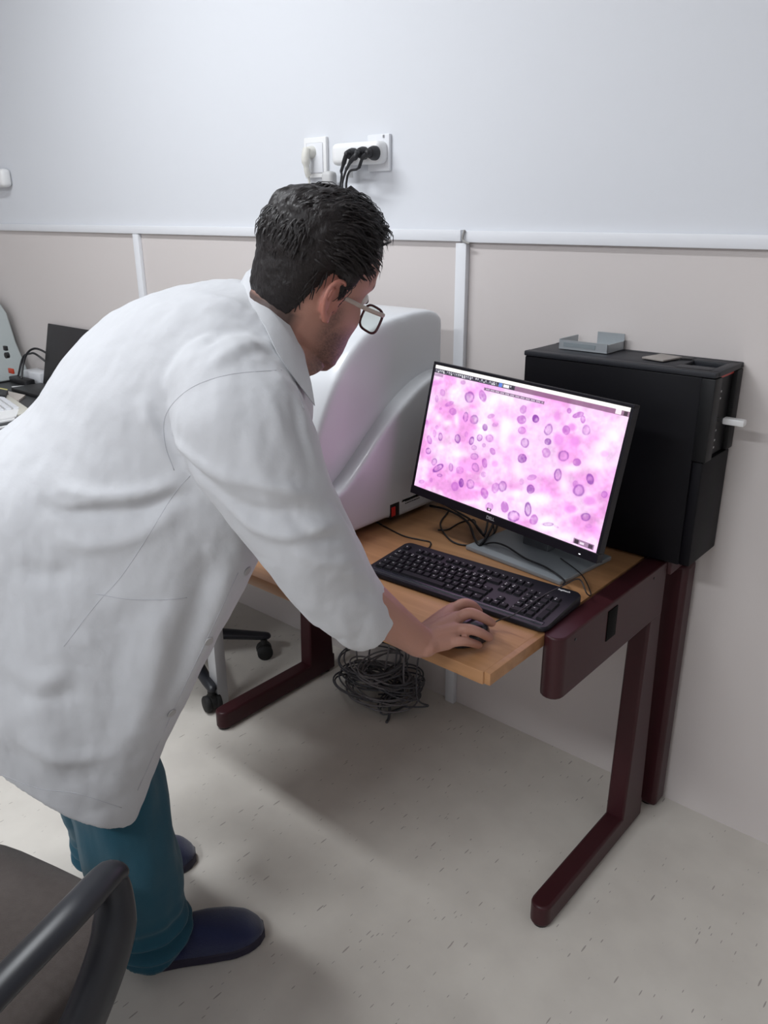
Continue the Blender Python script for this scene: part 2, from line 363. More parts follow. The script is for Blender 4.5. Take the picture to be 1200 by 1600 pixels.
mb = MB(); mon_box(mb, -.18, .18, -.11, .11, .02, .045); mon_box(mb, -MW/2+.01, MW/2-.01, -MH/2+.01, MH/2-.01, .02, .026); mb.build('back_cover', M_bez, mon_e, bevel=.004)
# picture: a fine mesh whose vertex colours are the displayed image (stained tissue)
def homog(src, dst):
    A = []
    for (x, y), (X, Y) in zip(src, dst):
        A.append([x, y, 1, 0, 0, 0, -X*x, -X*y, -X]); A.append([0, 0, 0, x, y, 1, -Y*x, -Y*y, -Y])
    return np.linalg.svd(np.array(A))[2][-1].reshape(3, 3)
Hm = homog([(135, 62), (1163, 280), (968, 1066), (17, 708)], [(0, 0), (1, 0), (1, 1), (0, 1)])
def uvp(x, y): q = Hm @ np.array([x, y, 1.0]); return q[0]/q[2], q[1]/q[2]
GX, GY = 560, 316
uu, vv = np.meshgrid(np.linspace(0, 1, GX), np.linspace(0, 1, GY)); ASP = 16/9
px_, py_ = uu*ASP, vv
def fbm(sx, sy, seed, octs=4):
    out = np.zeros((GY, GX)); a = 1; tot = 0
    for o_ in range(octs):
        nx, ny = int(sx*2**o_)+2, int(sy*2**o_)+2; g = np.random.default_rng(seed+o_).random((ny, nx))
        X = uu*(nx-2); Y = vv*(ny-2); xi = X.astype(int); yi = Y.astype(int); fx = X-xi; fy = Y-yi; fx = fx*fx*(3-2*fx); fy = fy*fy*(3-2*fy)
        out += a*((g[yi, xi]*(1-fx)+g[yi, xi+1]*fx)*(1-fy)+(g[yi+1, xi]*(1-fx)+g[yi+1, xi+1]*fx)*fy); tot += a; a *= .55
    return out/tot
def srgb(c): c = np.asarray(c, float)/255; return np.where(c <= .04045, c/12.92, ((c+.055)/1.055)**2.4)
pink_l, pink_d, white_, violet, viod = map(srgb, ((250, 208, 248), (236, 160, 226), (255, 246, 255), (176, 84, 190), (138, 58, 168)))
n1 = fbm(9, 6, 1)[..., None]; n2 = fbm(22, 14, 20)[..., None]; n3 = fbm(70, 40, 40, 2)[..., None]
k1 = np.clip((n1-.4)/.25, 0, 1); img = pink_l*(1-k1)+pink_d*k1
kw = np.clip((fbm(6, 5, 77)[..., None]-.56)/.12, 0, 1); img = img*(1-kw*.45)+white_*kw*.45
img = img*(1-.22*(n2-.5)*2-.12*(n3-.5)*2)
def blob(x, y, rx, ry, ang, col, st, kind='s'):
    global img
    u0, v0 = uvp(x, y); u1, v1 = uvp(x+1, y); u2, v2 = uvp(x, y+1)
    J = np.array([[(u1-u0)*ASP, (u2-u0)*ASP], [v1-v0, v2-v0]]); Ji = np.linalg.inv(J)
    dx = px_-u0*ASP; dy = py_-v0; X = Ji[0, 0]*dx+Ji[0, 1]*dy; Y = Ji[1, 0]*dx+Ji[1, 1]*dy
    a = math.radians(ang); xr = X*math.cos(a)+Y*math.sin(a); yr = -X*math.sin(a)+Y*math.cos(a)
    d = np.sqrt((xr/rx)**2+(yr/ry)**2)*(1+.25*(n2[..., 0]-.5)*2)
    e = 2.2/min(rx, ry)+.1
    if kind == 'w': m_ = np.exp(-(d**2)*.9)
    elif kind == 'p': m_ = np.clip((1.25-d)/.6, 0, 1)
    else:
        body = np.clip((1-d)/e+.5, 0, 1); rim = np.exp(-((d-.86)/.17)**2)
        m_ = body*(.42 if kind == 'r' else .8)+rim*(.6 if kind == 'r' else .25)
        m_ = np.clip(m_*(1+1.0*(n3[..., 0]-.5)), 0, 1)
    m_ = (m_*st)[..., None]; img = img*(1-m_)+col*m_
for x, y, rx, ry in ((145, 350, 22, 20), (192, 375, 26, 16), (240, 360, 12, 40), (485, 440, 28, 85), (505, 380, 22, 30), (160, 505, 28, 20), (250, 540, 46, 20), (1000, 490, 45, 34), (960, 580, 66, 44), (710, 885, 46, 26), (540, 750, 42, 22), (840, 610, 60, 22), (800, 975, 66, 22), (670, 780, 60, 18), (490, 235, 40, 25), (800, 700, 26, 50), (700, 930, 80, 22), (1060, 420, 40, 40), (300, 800, 50, 15), (560, 620, 40, 60)):
    blob(x, y, rx, ry, 0, white_, .72, 'w')
for x, y, rx, ry, a, st in ((768, 330, 18, 32, 0, .6), (775, 458, 30, 38, -15, .8), (862, 465, 26, 26, 0, .7), (847, 388, 24, 22, 0, .8), (935, 785, 40, 26, 0, .75), (840, 828, 30, 20, 0, .75), (945, 935, 34, 18, 0, .5), (620, 300, 26, 40, 20, .4), (438, 590, 18, 18, 0, .6), (875, 715, 45, 50, 0, .55), (660, 270, 30, 18, 0, .5), (410, 455, 22, 22, 0, .45), (230, 715, 30, 30, 0, .4), (1020, 530, 24, 18, 0, .4), (130, 160, 40, 14, -10, .6), (1030, 750, 22, 22, 0, .5), (690, 215, 50, 22, 0, .6)):
    blob(x, y, rx, ry, a, srgb((228, 140, 226)), st, 'p')
for t in '''378 228 18 32 -15 .75 s|308 235 24 30 10 .75 r|168 212 14 20 -10 .5 s|203 272 25 12 -25 .6 s|220 312 20 20 0 .65 s|157 298 7 7 0 .6 s|288 340 13 28 5 .75 r|330 355 22 25 0 .65 r|420 335 20 12 -20 .5 s|388 395 13 18 0 .85 s|442 380 18 12 -20 .5 s|137 245 10 20 0 .45 s|86 380 8 20 0 .5 s|137 398 9 12 0 .45 s|125 432 9 20 0 .5 s|155 450 11 22 0 .75 r|97 465 12 24 -15 .7 s|245 458 15 24 0 .85 r|290 435 9 15 0 .4 s|317 470 12 24 15 .9 r|360 453 14 18 10 .85 r|410 455 20 20 0 .45 r|382 492 11 13 0 .6 s|330 505 16 14 0 .5 r|427 525 14 20 -25 .7 s|332 552 22 18 0 .6 r|92 525 14 16 0 .8 r|122 582 14 20 15 .65 r|140 617 32 16 -35 .95 r|208 612 11 22 0 .65 r|255 627 18 20 0 .5 s|338 612 18 26 -20 .6 r|385 588 14 28 -5 .75 s|378 648 14 16 0 .45 s|150 655 14 9 0 .65 r|105 680 8 12 0 .4 s|228 715 20 26 0 .6 s|262 695 13 24 0 .95 s|310 698 20 26 0 .65 r|382 748 18 30 -10 .75 s|440 718 20 28 15 .65 s|478 710 22 28 0 .7 r|408 820 20 22 0 .7 s|488 820 20 30 -5 .75 s|535 870 30 28 0 .75 r|610 833 18 38 0 .85 r|640 888 20 28 20 .75 s|625 725 20 24 0 .85 s|632 662 26 15 -15 .6 s|578 685 12 18 0 .3 s|582 350 24 24 0 .75 s|590 298 18 24 15 .6 s|582 410 20 20 0 .65 s|654 346 18 22 0 .95 s|597 475 22 26 0 .7 r|582 560 22 24 0 .9 s|722 405 22 34 20 .75 r|817 405 20 26 0 .75 s|880 322 32 14 -20 .8 s|905 345 12 20 0 .75 s|832 300 12 15 0 .75 s|922 405 22 28 0 .55 r|718 468 20 20 0 .85 s|710 528 24 28 0 .6 s|798 543 28 28 20 .7 r|870 577 22 22 0 .8 s|770 645 20 35 5 .85 r|940 668 20 32 -15 .85 s|880 728 32 34 0 .7 r|862 695 16 22 0 .5 s|1015 750 18 20 0 .7 s|915 872 28 24 0 .75 r|715 912 28 9 0 .6 r|275 155 14 12 0 .5 s|55 690 14 10 0 .5 s|930 920 20 12 0 .3 s|760 925 14 6 30 .4 s'''.split('|'):
    q = t.split(); blob(*map(float, q[:5]), (viod if q[6] == 'r' or float(q[5]) > .8 else violet), float(q[5]), q[6])
# program window: title strip, tool bar with icons, floating bar, corner buttons
def rect(u0, v0, u1, v1, col, a=1.0):
    m_ = ((uu >= u0) & (uu <= u1) & (vv >= v0) & (vv <= v1))[..., None]*a
    globals()['img'] = img*(1-m_)+srgb(col)*m_
rect(0, 0, 1, .026, (255, 252, 246)); rect(0, .026, .46, .062, (70, 62, 78)); rect(.46, .026, 1, .062, (120, 78, 108), .85)
rr_ = random.Random(3)
for k in range(40):
    u0 = .006+k*.0113
    g = rr_.choice([(225, 225, 230), (150, 150, 160), (40, 40, 50), (190, 190, 200)])
    rect(u0, .033, u0+.0055, .045, g); rect(u0+.002, .045, u0+.008, .055, rr_.choice([(30, 30, 40), (235, 235, 240), (110, 110, 120)]))
rect(.375, .030, .392, .058, (92, 128, 214)); rect(.40, .032, .43, .056, (240, 236, 240)); rect(.94, .028, .965, .06, (240, 225, 235)); rect(.975, .03, .992, .058, (70, 52, 66))
rect(.30, .088, .62, .108, (120, 96, 122), .85)
for k in range(46): rect(.306+k*.0067, .093, .306+k*.0067+.0035, .103, (215, 200, 220) if k % 4 else (80, 60, 90))
rect(0.0, .064, .055, .088, (120, 92, 130), .6)
rect(.89, .952, .985, .99, (140, 110, 140), .9); rect(.895, .956, .915, .986, (60, 46, 60)); rect(.96, .956, .98, .986, (70, 50, 70)); rect(.92, .962, .94, .98, (225, 210, 225)); rect(.445, .962, .468, .985, (60, 44, 60))
rect(.452, .968, .462, .98, (225, 210, 225))
img = np.clip(img, 0, 1)
me = bpy.data.meshes.new('screen'); SWd, SHt = MW-2*bz, MH-bz-bb
c0 = np.array(mon(0, 0, 0)); P = MC+(uu[..., None]-.5)*SWd*MR+((.5-vv[..., None])*SHt+(bb-bz)/2)*MU+.0006*MF
Wv = P.reshape(-1, 3)-np.array(mon_e.location)
idx = np.arange(GX*GY).reshape(GY, GX); Q = np.stack([idx[:-1, :-1], idx[1:, :-1], idx[1:, 1:], idx[:-1, 1:]], -1).reshape(-1, 4)
me.vertices.add(len(Wv)); me.vertices.foreach_set('co', Wv.ravel()); me.loops.add(Q.size); me.loops.foreach_set('vertex_index', Q.ravel())
me.polygons.add(len(Q)); me.polygons.foreach_set('loop_start', np.arange(0, Q.size, 4)); me.polygons.foreach_set('loop_total', np.full(len(Q), 4)); me.update(calc_edges=True)
ca = me.color_attributes.new('picture', 'FLOAT_COLOR', 'POINT'); ca.data.foreach_set('color', np.concatenate([img.reshape(-1, 3), np.ones((GX*GY, 1))], 1).ravel())
ms = bpy.data.materials.new('lit_screen'); ms.use_nodes = True; N = ms.node_tree.nodes; L = ms.node_tree.links; b = N['Principled BSDF']; b.inputs['Base Color'].default_value = (.01, .01, .01, 1); b.inputs['Roughness'].default_value = .35
a = N.new('ShaderNodeAttribute'); a.attribute_name = 'picture'; L.new(a.outputs['Color'], b.inputs['Emission Color']); b.inputs['Emission Strength'].default_value = 1.15
me.materials.append(ms); o = bpy.data.objects.new('screen', me); COL.objects.link(o); o.parent = mon_e; o['label'] = 'lit screen with pink stained tissue and violet cell nuclei'
Mt = Matrix.Identity(4)
for i in range(3): Mt[i][0] = MR[i]; Mt[i][1] = MU[i]; Mt[i][2] = -MF[i]; Mt[i][3] = mon(-.012, -MH/2+bb*.5, -.0025)[i]
text_mesh('DELL', .0105, Mt, bold=True).build('logo', mat('logo_silver', (.5, .5, .52), .3, .4), mon_e)
Mt2 = Mt.copy()
mb = MB(); mon_box(mb, .225, .229, -MH/2+.006, -MH/2+.0075, -.0025, -.001); mb.build('power_light', mat('power_led', (.9, .9, 1), .3, emit=(.9, .95, 1, 2.0)), mon_e)
M_base = mat('stand_silver', (.27, .295, .315), .4, .3)
ba = R(-6.5)  # base turned with the screen
MB().box((-.866, 1.530, ZT+.006), (.272, .196, .011), (0, 0, ba), .003).build('base', M_base, mon_e)
mb = MB(); mb.box((-.878, 1.565, ZT+.17), (.075, .03, .33), (R(-3), 0, ba), .006); mb.build('column', mat('stand_grey', (.12, .13, .14), .4, .3), mon_e)
mb = MB(); mb.box((-.893, 1.525, 1.005), (.07, .08, .07), (0, 0, ba), .008); mb.build('hinge', M_bez, mon_e)

# ------------------------------------------------------------------ keyboard
kbd = empty('keyboard', (-.885, 1.283, ZT), R(2.4)); tag(kbd, 'black full-size wired keyboard with white legends on the desk', 'keyboard')
KW, KD = .447, .163
M_kb = mat('keyboard_black', (.008, .008, .012), .4, spec=.3); M_key = mat('key_black', (.007, .007, .010), .55, spec=.25); M_leg = mat('key_legend', (.75, .75, .75), .5); M_gloss = mat('keyboard_gloss', (.008, .010, .017), .25)
def kz(y): return .012+.012*(y+KD/2)/KD
def kbp(mb, x0, x1, y0, y1, lift0, lift1, bev=.001):
    vs = []
    for (y, x, t) in [(y, x, t) for t in (0, 1) for y in (y0, y1) for x in (x0, x1)]:
        i = bev if t else 0
        xx = x+(i if x == x0 else -i); yy = y+(i if y == y0 else -i); vs.append((xx, yy, kz(y)+(lift1 if t else lift0)))
    return mb.add(vs, [(0, 2, 3, 1), (4, 5, 7, 6), (0, 1, 5, 4), (2, 6, 7, 3), (0, 4, 6, 2), (1, 3, 7, 5)])
mb = MB(); nseg = 6; cr = .016; poly = []
for cx, cy, a0 in ((KW/2-cr, KD/2-cr, 0), (-KW/2+cr, KD/2-cr, 90), (-KW/2+cr, -KD/2+cr, 180), (KW/2-cr, -KD/2+cr, 270)):
    for k in range(nseg+1): t = R(a0+90*k/nseg); poly.append((cx+cr*math.cos(t), cy+cr*math.sin(t)))
rings = [[(x*.985, y*.97, .001) for x, y in poly], [(x, y, .004) for x, y in poly], [(x, y, kz(y)-.003) for x, y in poly], [(x*.992, y*.98, kz(y)) for x, y in poly]]
mb.loft(rings); mb.build('case', M_kb, kbd, local=True)
mb = MB(); rings = []
for k in range(9):
    x = -KW/2+.012+(KW-.024)*k/8; rings.append([(x, -KD/2+.004+.013*(1-math.cos(t))/1, .006+.0085*math.sin(t)+.0) for t in np.linspace(.1, math.pi-.1, 9)])
mb.loft(rings); mb.build('palm_edge', M_gloss, kbd, local=True)
U = .0187
keys = []
def row(y, xs, x0=0):
    x = x0
    for w_ in xs:
        if w_ > 0: keys.append((x, y, w_))
        x += abs(w_)
row(5.35, [1, -1, 1, 1, 1, 1, -.5, 1, 1, 1, 1, -.5, 1, 1, 1, 1, -.25, 1, 1, 1])
row(4, [1]*13+[2, -.25, 1, 1, 1, -.25, 1, 1, 1, 1])
row(3, [1.5]+[1]*12+[-1.5, -.25, 1, 1, 1, -.25, 1, 1, 1])
row(2, [1.75]+[1]*12+[-1.25, -3.5, 1, 1, 1])
row(1, [1.25]+[1]*11+[2.75, -.25, -1, 1, -1, -.25, 1, 1, 1])
row(0, [1.25, 1.25, 1.25, 6.25, 1.25, 1.25, 1.25, 1.25, -.25, 1, 1, 1, -.25, 2, 1])
keys.append((13.75, 2, 1.25)); keys.append((22.5-.75, 2.5, -1)); keys.append((22.5-.75, .5, -1))
kx0, ky0 = -KW/2+.014, -KD/2+.024
def key_mesh(x, y, w_, mb):
    tall = w_ < 0; w_ = abs(w_); h_ = 2 if tall else 1
    if tall: x = 21.75
    sx = (KW-.03)/22.75
    x0 = kx0+x*sx; y0 = ky0+(y if not tall else y-.5)*U; x1 = x0+w_*sx-.0022; y1 = y0+h_*U-.0024
    mb.cur = 0; kbp(mb, x0, x1, y0, y1, -.001, .0045, .0022)
    mb.cur = 1
    if w_ < 5 and rng.random() < .93:
        lx = x0+.0042; ly = y1-.0072; a_ = .0034+(.0035 if w_ > 1.4 else 0); c_ = rng.choice(3)
        z = lambda yy: kz(y0)+(kz(y1)-kz(y0))*(yy-y0)/(y1-y0)+.0046
        # letter-like strokes
        st = [(lx, ly, lx+.0008, ly+.0034), (lx, ly+.0026, lx+a_, ly+.0034), (lx, ly, lx+a_, ly+.0007)][:3 if c_ else 2]
        if w_ <= 1.1 and c_ == 2: st.append((lx+a_-.0008, ly, lx+a_, ly+.0034))
        for (p, q, r_, s_) in st: mb.quad((p, q, z(q)), (r_, q, z(q)), (r_, s_, z(s_)), (p, s_, z(s_)))
        if y >= 4 and y < 5 and c_: mb.quad((lx, ly-.0052, z(ly-.0052)), (lx+.0028, ly-.0052, z(ly-.0052)), (lx+.0028, ly-.003, z(ly-.003)), (lx, ly-.003, z(ly-.003)))
    mb.cur = 0
keys.sort(key=lambda k: -abs(k[2])); main, rest = keys[:98], keys[98:]
for (x, y, w_) in main:
    mb = MB(); key_mesh(x, y, w_, mb); mb.build('key', [M_key, M_leg], kbd, local=True, smooth=0)
mb = MB()
for (x, y, w_) in rest: key_mesh(x, y, w_, mb)
if rest: o = mb.build('small_keys', [M_key, M_leg], kbd, local=True, smooth=0); o['kind'] = 'stuff'
Mt = Matrix.Translation((KW/2-.037, KD/2-.0125, kz(KD/2-.0125)+.0006))
text_mesh('logitech', .0085, Mt, bold=True).build('logo', M_leg, kbd, local=True)

# ------------------------------------------------------------------ mouse
MO = np.array([-.757, 1.104, ZT]); my = R(-14)
mo = empty('computer_mouse', tuple(MO), my); tag(mo, 'small black computer mouse under the hand on the desk', 'mouse')
rings = []
for t in np.linspace(0, 1, 13):
    y = -.048+.096*t; s_ = math.sqrt(max(0, 1-abs(2*t-1)**2.6)); wd = (.020+.007*math.sin(math.pi*t))*max(s_, .05)*1.05; h = .036*max(s_, .05)*(.8+.25*math.sin(math.pi*(t*.8)))
    rings.append([(wd*math.copysign(abs(math.cos(a))**.8, math.cos(a)), y, .002+h*max(0, math.sin(a))**.9 if math.sin(a) > 0 else .002) for a in np.linspace(0, 2*math.pi, 20, endpoint=False)])
MB().loft(rings).build('shell', M_gloss, mo, local=True, smooth=80)
MB().cyl((0, .03, .030), .008, .006, axis=(1, 0, 0)).build('wheel', M_rubber, mo, local=True)
M_cable = mat('black_cable', (.010, .010, .012), .5)
mc = np.array(MO)
pts = [onz(768, 975, ZT+.014), onz(782, 968, .770), onz(800, 962, .787), onz(822, 948, .788), onz(850, 930, .788), onz(880, 915, .792), onz(900, 905, .790), onz(930, 900, .76), onz(935, 880, .748), onz(915, 862, .762)]
pts = pts[:6]+[onz(905, 905, .788), (-.664, 1.385, .765), (-.672, 1.42, ZT+.004), (-.72, 1.47, ZT+.014), (-.80, 1.52, ZT+.014)]
MB().tube(spline(pts, 6), .0014, 8).build('cord', M_cable, mo)

# cables on the desk, every one a thing of its own
def cable(pts, r, label, m=None, cat='cable', grp=None, name='cable', n=8):
    o = MB().tube(spline([np.array(p, float) for p in pts], n), r, 8).build(name, m or M_cable, smooth=60); return tag(o, label, cat, grp)
def D(x, y, z=ZT+.0025): return onz(x, y, z)
cable([D(560, 800), D(600, 822), D(630, 837), D(655, 843), D(672, 847), D(671, 855), D(664, 858, ZT+.006)], .0018, 'thin black cable looping on the desk behind the left end of the keyboard')
cable([D(745, 856), D(768, 848, ZT+.018), D(790, 853, ZT+.017), D(820, 872, ZT+.0155), D(850, 885, ZT+.0155), D(872, 899, ZT+.016), D(882, 908, ZT+.02), D(880, 914, ZT+.02)], .0022, 'black cable running over the monitor base to the keyboard')
cable([D(700, 800), D(688, 820), D(705, 845), D(735, 852), D(765, 842), D(778, 815), D(770, 795)], .0022, 'black cable looping on the desk under the left of the monitor')
cable([D(684, 828), D(700, 827), D(718, 817), D(740, 812), D(745, 825, ZT+.01), D(760, 840, ZT+.01), D(772, 830, ZT+.012), D(765, 805, ZT+.02)], .0018, 'black cable bent beside the stand under the monitor')
cable([D(672, 790), D(700, 797, ZT+.01), D(730, 815, ZT+.012), D(742, 842, ZT+.014), D(752, 850, ZT+.015), D(770, 820, ZT+.02), D(772, 800, ZT+.03)], .0032, 'thick black cable coming from the white scanner to the monitor')
cable([D(690, 785), D(715, 800, ZT+.02), D(735, 812, ZT+.02), D(750, 828, ZT+.02), D(757, 835, ZT+.02), D(762, 810, ZT+.03), D(755, 795, ZT+.04)], .0028, 'thick black cable crossing others below the monitor edge')

# ------------------------------------------------------------------ slide scanner
M_scan = mat('scanner_white', (.66, .675, .70), .3, coat=.2); M_scan2 = mat('scanner_grey', (.60, .615, .635), .32, coat=.1)
sc = empty('slide_scanner', (-1.52, 1.48, ZT)); tag(sc, 'big white rounded slide scanner on the desk behind the monitor', 'scanner')
def shell(prof, x0, x1, r, n=7):
    """profile in (y,z), extruded in x with rounded shoulders of radius r (inset towards the ends)"""
    prof = np.array(prof); c = prof.mean(0); rings = []
    nn = len(prof); T = np.roll(prof, -1, 0)-np.roll(prof, 1, 0); T /= np.linalg.norm(T, axis=1)[:, None]
    Nn = np.stack([T[:, 1], -T[:, 0]], 1)
    if ((prof-c)*Nn).sum() < 0: Nn = -Nn
    def ring(x, inset): q = prof-Nn*inset; return [(x, a, b) for a, b in q]
    for k in range(n): t = math.pi/2*k/(n-1); rings.append(ring(x0+r*(1-math.sin(t)), r*(1-math.cos(t))) if False else ring(x0+r*(1-math.cos(t)), r*(1-math.sin(t))))
    for k in range(n): t = math.pi/2*(1-k/(n-1)); rings.append(ring(x1-r*(1-math.cos(t)), r*(1-math.sin(t))))
    return rings
def dense(pts, n=6): return spline(pts, n)
# side outlines taken in the plane of the right-hand side (y, z)
curve = dense([(1.205, .872), (1.222, .866), (1.25, .872), (1.30, .893), (1.36, .938), (1.43, .996), (1.50, 1.046), (1.575, 1.086), (1.64, 1.106), (1.715, 1.112)], 5)
curve = [np.array(c)[:2] for c in curve]
base_prof = [(1.718, 1.10), (1.718, 1.00), (1.718, .90), (1.715, .80), (1.69, .757), (1.60, .757), (1.51, .757), (1.465, .757), (1.45, .765), (1.40, .765), (1.33, .765), (1.26, .765), (1.225, .785), (1.205, .83)]
def soft_prism(prof, x0, x1, name, m, it, vox=.0055, rr=0):
    mb = MB(); prof = [tuple(q) for q in prof]; mb.prism(prof, x0, x1, 0)
    V, NN, Fc = fuse(mb, vox, it, .5); c = MB(); c.v = [tuple(q) for q in V]; c.f = Fc; c.mi = [0]*len(Fc); return c.build(name, m, sc, smooth=180)
prof = [np.array(c)+[0, -.001] for c in curve]+[np.array(p) for p in base_prof]
soft_prism(prof, -1.80, -1.250, 'lower_housing', M_scan2, 12)
hood_top = dense([(1.726, 1.205), (1.72, 1.24), (1.66, 1.262), (1.54, 1.256), (1.45, 1.238), (1.38, 1.198), (1.315, 1.13), (1.262, 1.04), (1.225, .95), (1.205, .878)], 5)
hood_top = [np.array(c)[:2] for c in hood_top]
prof = hood_top+[np.array(c)+[0, -.055*min(1, .3+.1*i_)] for i_, c in enumerate(curve[8:])]+[np.array((1.725, 1.12)), np.array((1.725, 1.2))]
soft_prism(prof, -1.79, -1.296, 'hood', M_scan, 50)
MB().bx((-1.79, 1.235, ZT+.0165), (-1.285, 1.685, ZT+.0205)).build('bottom_plate', M_rubber, sc)
for x_, y_ in ((-1.74, 1.27), (-1.32, 1.27), (-1.74, 1.66), (-1.32, 1.66)): MB().cyl((x_, y_, ZT+.009), .02, .018).build('foot', M_rubber, sc)
o = MB().bx((-1.262, 1.452, .762), (-1.2490, 1.488, .80), .001).build('switch_plate', M_black, sc)
MB().bx((-1.2500, 1.456, .768), (-1.2465, 1.470, .792), .001).build('rocker', mat('switch_red', (.35, .012, .015), .35, emit=(1, .05, .03, .03)), o)
mb = MB(); mb.bx((-1.2630, 1.50, .769), (-1.2500, 1.655, .800)); lab = mb.build('label_plate', M_scan2, sc)
mb = MB()
for k, (a, b) in enumerate(((1.512, 1.585), (1.512, 1.572))):
    y = a
    while y < b: l_ = random.uniform(.003, .009); mb.bx((-1.2501, y, .793-.0065*k), (-1.2496, min(y+l_, b), .7955-.0065*k)); y += l_+.0015
mb.build('fine_print', M_black, lab)

# ------------------------------------------------------------------ wall sockets
def schuko(x, z, s=1, y=WY-.022, mb=None):
    return MB().cyl((x, y-.001, z), .021*s, .006, axis=(0, 1, 0), n=28)
so = empty('wall_socket', (-1.859, WY, 1.60)); tag(so, 'white wall socket with a white plug, left of the power strip', 'socket')
MB().bx((-1.905, WY-.012, 1.590), (-1.813, WY, 1.700), .003).build('frame', M_socket, so)
MB().bx((-1.893, WY-.015, 1.603), (-1.825, WY-.011, 1.685), .003).build('cover', M_plastic_w, so)
wp = empty('plug', (-1.868, WY-.03, 1.60)); tag(wp, 'white plug and cord pushed into the white wall socket', 'plug')
mb = MB(); mb.tube([(-1.868, WY-.014, 1.66), (-1.868, WY-.034, 1.66)], [.018, .014], 16); mb.tube(spline([(-1.868, WY-.034, 1.668), (-1.869, WY-.04, 1.645), (-1.87, WY-.036, 1.61), (-1.87, WY-.03, 1.595)], 5), [.013]*8+[.009]*8, 12, dome=False)
mb.build('housing', mat('ivory_plastic', (.66, .65, .60), .4), wp, smooth=60)
MB().tube(spline([(-1.87, WY-.03, 1.6), (-1.871, WY-.022, 1.5), (-1.869, WY-.02, 1.3), (-1.87, WY-.02, 1.0), (-1.868, WY-.02, .78)], 5), .0035, 8).build('cord', mat('ivory_plastic', (.66, .65, .60), .4), wp)
st = empty('power_strip', (-1.67, WY, 1.62)); tag(st, 'white multi-socket power strip on the wall holding three black plugs', 'power strip')
mb = MB(); mb.bx((-1.757, WY-.052, 1.618), (-1.575, WY-.004, 1.676), .016, 4); mb.build('body', M_socket, st)
mb = MB(); mb.bx((-1.650, WY-.012, 1.600), (-1.570, WY, 1.694), .003); mb.build('wall_plate', M_plastic_w, st)
MB().bx((-1.592, WY-.0135, 1.684), (-1.586, WY-.011, 1.691)).build('screw', mat('port_metal', (.6, .6, .62), .3, 1), st)
MB().bx((-1.700, WY-.05, 1.585), (-1.688, WY-.03, 1.620), .002).build('bracket', M_socket, st)
PB = WY-.052
def plug(x, z, pts, label, rr=.0165, fat=.0075):
    e = empty('plug', (x, PB, z)); tag(e, label, 'plug', 'black plugs in the power strip')
    mb = MB(); mb.tube([(x, PB, z), (x, PB-.010, z), (x, PB-.022, z)], [rr, rr, rr*.75], 18); mb.tube([(x, PB-.018, z), (x, PB-.03, z)], [rr*.7, rr*.5], 12, dome=True)
    h = [(x, PB-.022, z)]+pts[:3]; mb.tube(spline(h, 4), [fat]*5+[fat*.85]*4+[fat*.6]*4, 10)
    mb.build('housing', M_cable, e, smooth=60); MB().tube(spline(pts[2:], 6), .0033, 8).build('cord', M_cable, e)
def w3(x, y, dy=0): p = ony(x, y, PB-.03-dy); return tuple(p)
_P = [ony(x_, y_, PB-.012) for x_, y_ in ((549, 241), (565, 239), (582, 239))]
plug(_P[0][0], _P[0][2], [w3(542, 240), w3(537, 255), w3(533, 268), w3(532, 290), (-1.76, 1.76, 1.3), (-1.75, 1.79, 1.0), (-1.74, 1.79, .8)], 'leftmost black plug in the power strip')
plug(_P[1][0], _P[1][2], [w3(556, 243, .01), w3(548, 252, .01), w3(541, 265, .01), w3(535, 285, .01), w3(533, 310, .01), (-1.745, 1.77, 1.3), (-1.74, 1.785, 1.0), (-1.73, 1.79, .8)], 'middle black plug in the power strip with a curved cord')
plug(_P[2][0], _P[2][2], [w3(575, 241, -.005), w3(567, 246, -.005), w3(561, 262, -.005), (-1.70, 1.79, 1.57), (-1.70, 1.80, 1.3), (-1.69, 1.80, 1.0), (-1.68, 1.79, .8)], 'rightmost black plug in the power strip, round-headed', rr=.0185)
o = MB().bx((-1.797, WY-.055, 1.545), (-1.757, WY-.02, 1.605), .012, 3).build('grey_adapter', mat('adapter_grey', (.5, .5, .5), .5)); tag(o, 'pale grey adapter hanging below the left end of the power strip', 'adapter')
lw = empty('wall_socket', (-3.84, WY, 1.60)); tag(lw, 'round-edged surface socket on the wall at the far left', 'socket')
MB().bx((-3.93, WY-.05, 1.603), (-3.785, WY, 1.680), .02, 4).build('body', M_socket, lw)
for zz, a in ((1.648, .010), (1.630, .006)): MB().cyl((-3.872, WY-.051, zz), a, .004, axis=(0, 1, 0), n=18).build('hole', mat('hole_grey', (.3, .3, .32), .5), lw)
cable([(-1.307, WY-.017, 1.449), (-1.309, WY-.02, 1.435), (-1.309, WY-.02, 1.424), (-1.30, WY-.021, 1.419), (-1.288, WY-.02, 1.416)], .003, 'short grey cable end poking out of the joint in the wall rail', mat('grey_cable', (.28, .27, .26), .5))

